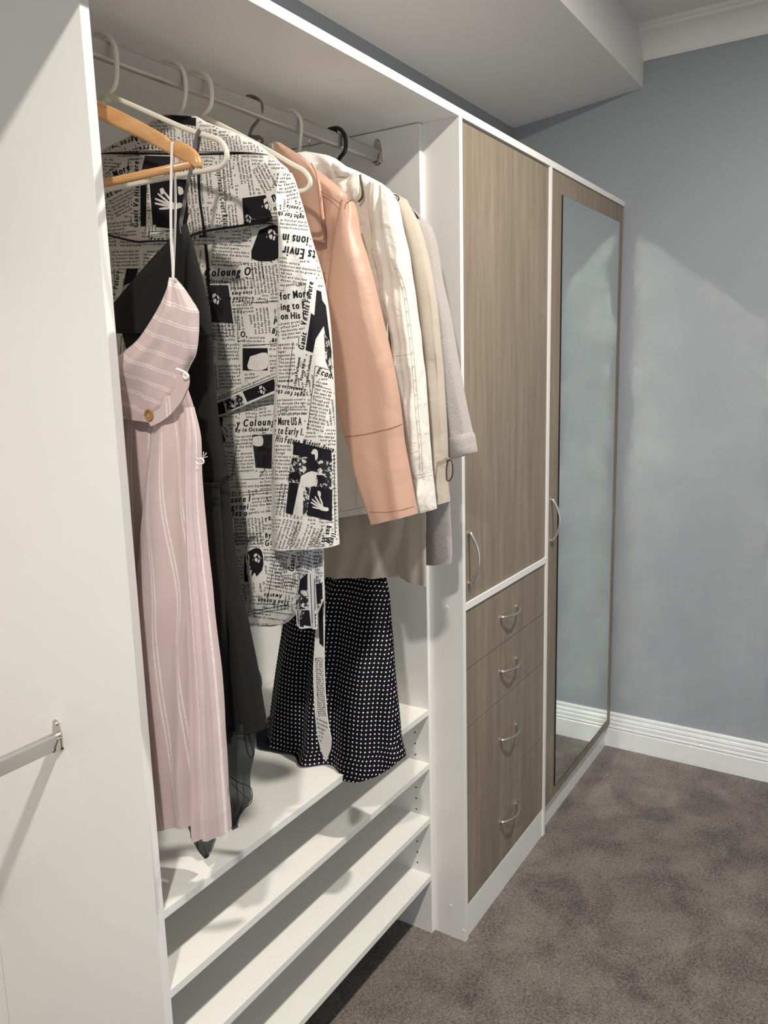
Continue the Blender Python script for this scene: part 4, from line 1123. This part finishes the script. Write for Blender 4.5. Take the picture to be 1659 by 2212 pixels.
pr.poly([(650, 1028), (672, 1018), (683, 1024), (684, 1048), (650, 1050)], M['news_white'], .0016); pr.poly([(624, 1024), (640, 1018), (648, 1024), (648, 1034), (626, 1034)], M['ink'], .0016); pr.poly([(684, 1026), (700, 1028), (700, 1044), (684, 1042)], M['ink'], .0016)
pr.quad([(624, 1042), (646, 1044), (632, 1112), (617, 1108)], M['ink']); pr.quad([(662, 1048), (718, 1056), (717, 1126), (660, 1112)], M['ink']); pr.quad([(656, 1044), (672, 1048), (662, 1116), (654, 1112)], M['rubble'], .0012, reserve=False)
pr.reserve.append((650, 1080, 12, 36, 1, 0)); pr.hand(693, 1090, 17, -14); pr.poly([(686, 1060), (692, 1062), (693, 1072), (687, 1070)], M['news_white'])
pr.text('bas W', 706, 1134, 17, -98, .72, .1); pr.text('IIugun', 716, 1150, 15, -98, .72, .2); pr.text('es', 696, 1160, 15, -98, .72)
pr.line(722, 980, 724, 1150, 1.0)
for (x, y, w_, h_, a) in [(612, 396, 40, 40, 14), (606, 470, 66, 28, -6), (602, 560, 84, 52, -8), (604, 612, 60, 12, 4), (604, 696, 52, 40, 8), (600, 740, 36, 90, 2), (684, 820, 38, 110, -12), (598, 860, 62, 40, 2), (592, 958, 38, 82, -2), (590, 1045, 30, 60, 180), (626, 1100, 36, 60, 180), (590, 1180, 66, 40, 72), (620, 1178, 58, 80, 70), (660, 1190, 60, 40, 66), (715, 980, 10, 190, 3), (604, 880, 60, 22, 0), (592, 1112, 70, 70, 80), (594, 820, 40, 34, 4), (606, 515, 30, 8, 0), (690, 600, 14, 30, 60)]:
    pr.block(x, y, w_, h_, a, size=7.4, pitch=7.8)
pr.fill(); mb.build('sleeve', ct)

# ---------------------------------------------------------------- peach jacket
pj = thing('peach_jacket', 'peach faux leather jacket with a wide collar beside the newspaper coat', 'jacket', (0.5, 0.1, 1.97))
mb = MB()
loft(mb, [(575, 318, 610, 312, .505, .012), (560, 345, 665, 350, .503, .022), (560, 380, 715, 388, .50, .030), (560, 420, 752, 425, .50, .034), (560, 500, 745, 500, .50, .036), (560, 600, 735, 600, .50, .036), (560, 720, 735, 720, .50, .036), (562, 830, 740, 842, .50, .036)],
     .5, .03, M['peach'], folds=[(2.6, 1.0, .002, .008, 1.0), (5.0, 0, .001, .004, 2)], namp=.006, nsc=14, n=80, seed=21)
mb.build('body', pj)
mb = MB()
cp = [(590, 304), (612, 312), (640, 328), (668, 352), (690, 380), (698, 430), (704, 480), (704, 525), (700, 527), (668, 525), (650, 440), (625, 380), (600, 335), (585, 312)]
loft(mb, [(590, 306, 606, 308, .478, .005), (592, 328, 640, 330, .474, .008), (610, 360, 674, 360, .468, .009), (630, 400, 693, 400, .464, .009), (645, 440, 698, 440, .462, .008), (655, 480, 702, 480, .461, .008), (664, 518, 704, 524, .460, .006)], .465, .008, M['peach'], folds=[(1.2, .4, .001, .002, 1)], namp=.002, n=48, seed=22)
mb.build('collar', pj)
mb = MB()
mb.tube([at(a, b_, 'x', .452) for a, b_ in smooth_path([(672, 352), (684, 380), (689, 430), (695, 480), (698, 518), (668, 517)], 5)], 0.0009, M['peach_seam'], n=6)
mb.tube([at(a, b_, 'x', .464) for a, b_ in smooth_path([(690, 410), (712, 424), (730, 436), (741, 444), (752, 436), (762, 432)], 5)], 0.0009, M['peach_seam'], n=6)
mb.build('seam_stitching', pj)
mb = MB()
loft(mb, [(562, 316, 596, 313, .49, .012), (570, 332, 602, 338, .488, .012)], .49, .01, M['gry_plastic'], n=32); mb.build('collar_lining', pj, label='dark grey inner neck lining')
mb = MB()
loft(mb, [(735, 432, 762, 434, .475, .014), (728, 460, 771, 462, .472, .022), (722, 500, 779, 500, .470, .028), (714, 560, 798, 560, .468, .032), (708, 640, 818, 640, .466, .036), (710, 720, 836, 720, .464, .038), (718, 810, 853, 800, .462, .038), (731, 890, 866, 880, .460, .038), (745, 946, 871, 918, .459, .037),
          (752, 962, 873, 940, .459, .036), (770, 1030, 887, 1020, .458, .035), (788, 1085, 897, 1075, .458, .034), (803, 1130, 904, 1110, .458, .033)], .465, .034, M['peach'], folds=[(1.5, 1.2, .0005, .003, 1.5), (2.6, 0, .0, .002, 4)], namp=.009, nsc=9, n=84, seed=23)
mb.build('sleeve', pj)
mb = MB()
bpy.context.view_layer.update()
slv = [c_ for c_ in pj.children if c_.name.startswith('sleeve')][0]
sp2 = surf(slv, .425)
P = lay_pts(sp2, smooth_path([(746, 944), (790, 938), (840, 926), (874, 914)], 8), .0004); mb.tube(P, .0009, M['peach_seam'], n=6)
mb.build('elbow_seam', pj); mb = MB()
P = lay_pts(sp2, smooth_path([(798, 1106), (840, 1106), (880, 1098), (900, 1092)], 8), .0004); mb.tube(P, .0006, M['peach_seam'], n=6)
mb.build('cuff_seam', pj)
mb = MB()
sheet(mb, [(686, 568), (700, 588), (699, 596), (690, 606), (684, 590)], .455, .003, M['peach']); mb.build('pocket_flap', pj)

# ---------------------------------------------------------------- white hooded jacket
wj = thing('white_jacket', 'off-white cotton jacket with a soft hood and bronze zip beside the peach jacket', 'jacket', (0.615, 0.1, 1.98))
mb = MB()
loft(mb, [(640, 338, 700, 336, .615, .014), (640, 352, 735, 352, .614, .024), (650, 372, 790, 376, .612, .028), (650, 400, 835, 402, .61, .032), (650, 440, 858, 436, .61, .034), (650, 560, 846, 560, .61, .036), (650, 700, 838, 700, .61, .036), (660, 850, 842, 850, .61, .036), (670, 1000, 842, 1000, .61, .036), (690, 1122, 842, 1100, .61, .034)],
     .61, .03, M['white_cotton'], folds=[(1.8, .6, .001, .004, 1)], namp=.008, nsc=16, n=90, seed=31)
mb.build('body', wj)
mb = MB()
loft(mb, [(628, 333, 668, 328, .60, .012), (640, 345, 715, 336, .596, .026), (655, 365, 748, 356, .590, .034), (672, 385, 756, 372, .588, .032), (690, 400, 748, 388, .590, .022)], .595, .03, M['white_fleece'], folds=[(1.6, .8, .002, .006, 2)], namp=.008, nsc=22, n=60, seed=32)
loft(mb, [(690, 352, 738, 352, .575, .010), (700, 362, 754, 362, .572, .014), (712, 374, 760, 374, .572, .012), (722, 384, 752, 382, .574, .006)], .575, .012, M['white_fleece'], folds=[(1, 0, .001, .003, 0)], namp=.006, nsc=26, n=40, seed=33)
mb.build('hood', wj)
mb = MB()
loft(mb, [(700, 382, 776, 376, .585, .008), (706, 396, 778, 392, .582, .014), (720, 415, 780, 412, .580, .016), (742, 435, 778, 432, .580, .012), (752, 440, 774, 438, .581, .006)], .582, .014, M['white_cotton'], folds=[(3, 0, .001, .003, 2)], namp=.010, nsc=30, n=60, seed=34)
mb.build('collar', wj)
mb = MB()
zp = smooth_path([(777, 378), (779, 395), (782, 412), (781, 426), (774, 436)], 5)
mb.tube([at(a, b_, 'x', .568) for a, b_ in zp], .0014, M['zip'], n=6)
for i in range(0, len(zp)):
    q = at(zp[i][0]+2.2, zp[i][1], 'x', .567); mb.box(q[0]-.001, q[0]+.001, q[1]-.0016, q[1]+.0006, q[2]-.0007, q[2]+.0007, M['zip'])
mb.build('zip', wj, label='bronze toothed zip')
mb = MB()
loft(mb, [(800, 392, 842, 408, .598, .012), (795, 430, 862, 440, .594, .024), (800, 500, 874, 500, .590, .030), (812, 580, 890, 580, .588, .033), (824, 650, 899, 650, .586, .034), (842, 720, 908, 720, .585, .033), (848, 790, 917, 790, .584, .033), (852, 860, 924, 860, .583, .032), (856, 940, 930, 940, .582, .032), (860, 1020, 936, 1020, .582, .031),
          (866, 1034, 937, 1032, .582, .028), (872, 1060, 941, 1060, .582, .031), (874, 1090, 943, 1086, .582, .030), (880, 1112, 944, 1100, .582, .027)], .588, .03, M['white_cotton'], folds=[(1.8, 1, .002, .003, 2), (3.9, 0, .001, .002, 6)], namp=.011, nsc=19, n=84, seed=35)
mb.build('sleeve', wj)
bpy.context.view_layer.update()
slv = [c_ for c_ in wj.children if c_.name.startswith('sleeve')][0]
sp3 = surf(slv, .552)
mb = MB()
for pts in ([(845, 560), (868, 620), (880, 700), (890, 790), (897, 880), (904, 960), (907, 1015)], [(851, 560), (874, 620), (886, 700), (896, 790), (903, 880), (910, 960), (913, 1015)], [(846, 770), (870, 768), (890, 764)], [(866, 1026), (900, 1026), (938, 1018)], [(868, 1032), (900, 1032), (938, 1024)], [(880, 1104), (910, 1104), (942, 1094)]):
    P = lay_pts(sp3, smooth_path(pts, 8), .0002)
    if len(P) > 3: mb.tube(P, .0005, M['seam_w'], n=5)
# gathered stitching dots along the sleeve seam
P = lay_pts(sp3, smooth_path([(848, 560), (871, 620), (883, 700), (893, 790), (900, 880), (907, 960), (910, 1015)], 9), .0)
for q in P[::3]:
    mb.tube([(q[0]-.0006, q[1]+.004, q[2]+.0015), (q[0]-.0012, q[1], q[2]), (q[0]-.0006, q[1]-.004, q[2]-.0015)], .0006, M['seam_w'], n=5)
mb.build('seam_stitching', wj)
mb = MB()
bdy = [c_ for c_ in wj.children if c_.name.startswith('body')][0]; sp4 = surf(bdy, .578)
for pts in ([(730, 1106), (765, 1100), (800, 1092)], [(764, 900), (768, 1000), (770, 1095)]):
    P = lay_pts(sp4, smooth_path(pts, 8), .0002)
    if len(P) > 3: mb.tube(P, .0007, M['seam_w'], n=5)
if mb.v: mb.build('hem_stitching', wj)

# ---------------------------------------------------------------- polka dot dress (worn inside the trench coat on the same hanger)
dd = thing('polka_dot_dress', 'black and navy polka dot dress with white dots hanging under the beige coat', 'dress', (0.69, 0.15, 1.6))
duv = lambda u, v, y, z, s: (s/0.0104, z/0.0092)
mb = MB()
loft(mb, [(700, 1130, 790, 1130, .706, .006), (660, 1235, 832, 1240, .706, .010), (622, 1290, 842, 1290, .694, .026), (612, 1340, 846, 1340, .680, .038), (602, 1400, 851, 1400, .660, .048), (590, 1480, 857, 1480, .640, .058), (580, 1560, 865, 1560, .622, .064), (577, 1590, 868, 1598, .614, .066), (563, 1608, 871, 1612, .610, .067), (556, 1630, 876, 1630, .606, .068), (552, 1645, 877, 1640, .604, .068)], .65, .03, M['dots'],
     uv=duv, folds=[(3.3, .4, .001, .014, .6), (5.2, 1.6, .0, .006, -.5)], namp=.004, nsc=9, n=200, seed=41, step=10, rest=(D1-0.012, ZS[0]+0.0015),
     hem=[(0, .0), (.06, -.006), (.13, .004), (.20, -.004), (.30, .004), (.42, .002), (.50, .008), (.58, .004), (.64, .006), (.70, -.016), (.80, -.026), (.90, -.022), (.96, -.010), (1, .002)])
mb.build('skirt', dd)
mb = MB()
loft(mb, [(700, 430, 790, 430, .706, .006), (710, 700, 800, 700, .706, .006), (700, 1000, 800, 1000, .706, .006), (700, 1160, 800, 1160, .706, .006)], .69, .01, M['dots'], uv=duv, n=40); mb.build('bodice', dd)

# ---------------------------------------------------------------- beige trench coat
bt = thing('beige_coat', 'light beige trench coat between the white jacket and the grey wool coat', 'coat', (0.7, 0.1, 1.95))
mb = MB()
loft(mb, [(760, 400, 820, 404, .700, .014), (750, 430, 880, 432, .700, .020), (750, 500, 900, 500, .700, .022), (740, 700, 905, 700, .700, .024), (730, 900, 912, 900, .700, .024), (700, 1050, 918, 1060, .700, .024), (690, 1150, 920, 1150, .700, .026), (688, 1244, 863, 1244, .702, .026)],
     .7, .024, M['beige'], folds=[(2.1, 0, .002, .006, .6), (4.4, 1.5, .001, .004, 1)], namp=.004, nsc=12, n=90, seed=51)
loft(mb, [(850, 1100, 919, 1100, .690, .010), (856, 1180, 920, 1180, .688, .011), (862, 1240, 921, 1246, .686, .011), (864, 1246, 921, 1266, .686, .010)], .69, .01, M['beige'], folds=[(1.5, 0, .001, .004, 0)], namp=.004, n=40, seed=52)
mb.build('body', bt)
mb = MB()
loft(mb, [(852, 424, 872, 432, .690, .008), (856, 450, 893, 456, .686, .016), (866, 500, 912, 500, .682, .020), (880, 570, 930, 570, .680, .023), (892, 650, 944, 650, .679, .024), (904, 730, 952, 730, .678, .024), (914, 820, 959, 820, .677, .024), (924, 900, 965, 900, .676, .024), (934, 980, 967, 980, .676, .024), (940, 1040, 968, 1040, .676, .024), (944, 1088, 972, 1085, .676, .023)],
     .68, .022, M['beige'], folds=[(1.3, .5, .001, .003, 1)], namp=.004, nsc=12, n=60, seed=53)
mb.build('sleeve', bt)
mb = MB()
ribbon(mb, smooth_path([(944, 1002), (958, 998), (966, 992), (970, 1000), (969, 1030), (966, 1038)], 4), 9, M['beige'], .655, .002)
ringp = [at(a, b_, 'x', .652) for a, b_ in smooth_path([(967, 996), (973, 992), (977, 1004), (978, 1022), (973, 1036), (966, 1038), (964, 1022), (965, 1006)], 4)]
mb.tube(ringp, .0014, M['zip'], n=6, closed=True, caps=False)
mb.build('cuff_strap', bt, label='cuff strap with a small dark buckle')
mb = MB()
mb.tube([at(a, b_, 'x', .672) for a, b_ in smooth_path([(846, 420), (856, 422), (862, 428), (858, 434), (850, 430)], 4)], .0012, M['blk_plastic'], n=6)
mb.build('shoulder_loop', bt)

# ---------------------------------------------------------------- grey wool coat
gc = thing('wool_coat', 'mauve-grey wool coat with a turned-up cuff nearest the drawer unit', 'coat', (0.79, 0.1, 1.95))
mb = MB()
loft(mb, [(770, 420, 880, 440, .80, .012), (770, 460, 915, 475, .80, .022), (770, 560, 930, 560, .80, .026), (770, 800, 945, 800, .80, .028), (770, 1000, 965, 1000, .80, .028), (775, 1120, 974, 1120, .80, .028), (780, 1200, 977, 1200, .80, .028), (782, 1213, 975, 1217, .80, .027)], .8, .026, M['wool'],
     folds=[(1.8, .3, .002, .007, .5)], namp=.004, nsc=9, n=80, seed=61)
mb.build('body', gc)
mb = MB()
loft(mb, [(880, 456, 908, 468, .785, .010), (890, 480, 933, 490, .780, .022), (900, 520, 944, 525, .776, .028), (912, 600, 957, 600, .773, .031), (922, 680, 974, 680, .771, .033), (932, 760, 988, 760, .770, .034), (944, 850, 1004, 850, .769, .034), (958, 930, 1020, 928, .769, .033), (962, 948, 1024, 944, .769, .033)],
     .775, .03, M['wool'], folds=[(1.3, .5, .001, .003, 1)], namp=.004, nsc=9, n=64, seed=62)
mb.build('sleeve', gc)
mb = MB()
loft(mb, [(958, 950, 1022, 934, .768, .036), (960, 956, 1026, 938, .768, .039), (964, 975, 1029, 958, .768, .040), (968, 990, 1032, 974, .768, .039), (970, 992, 1030, 978, .768, .036)], .768, .038, M['wool'], namp=.001, n=64, seed=63)
mb.build('cuff', gc, label='wide turned-up cuff')
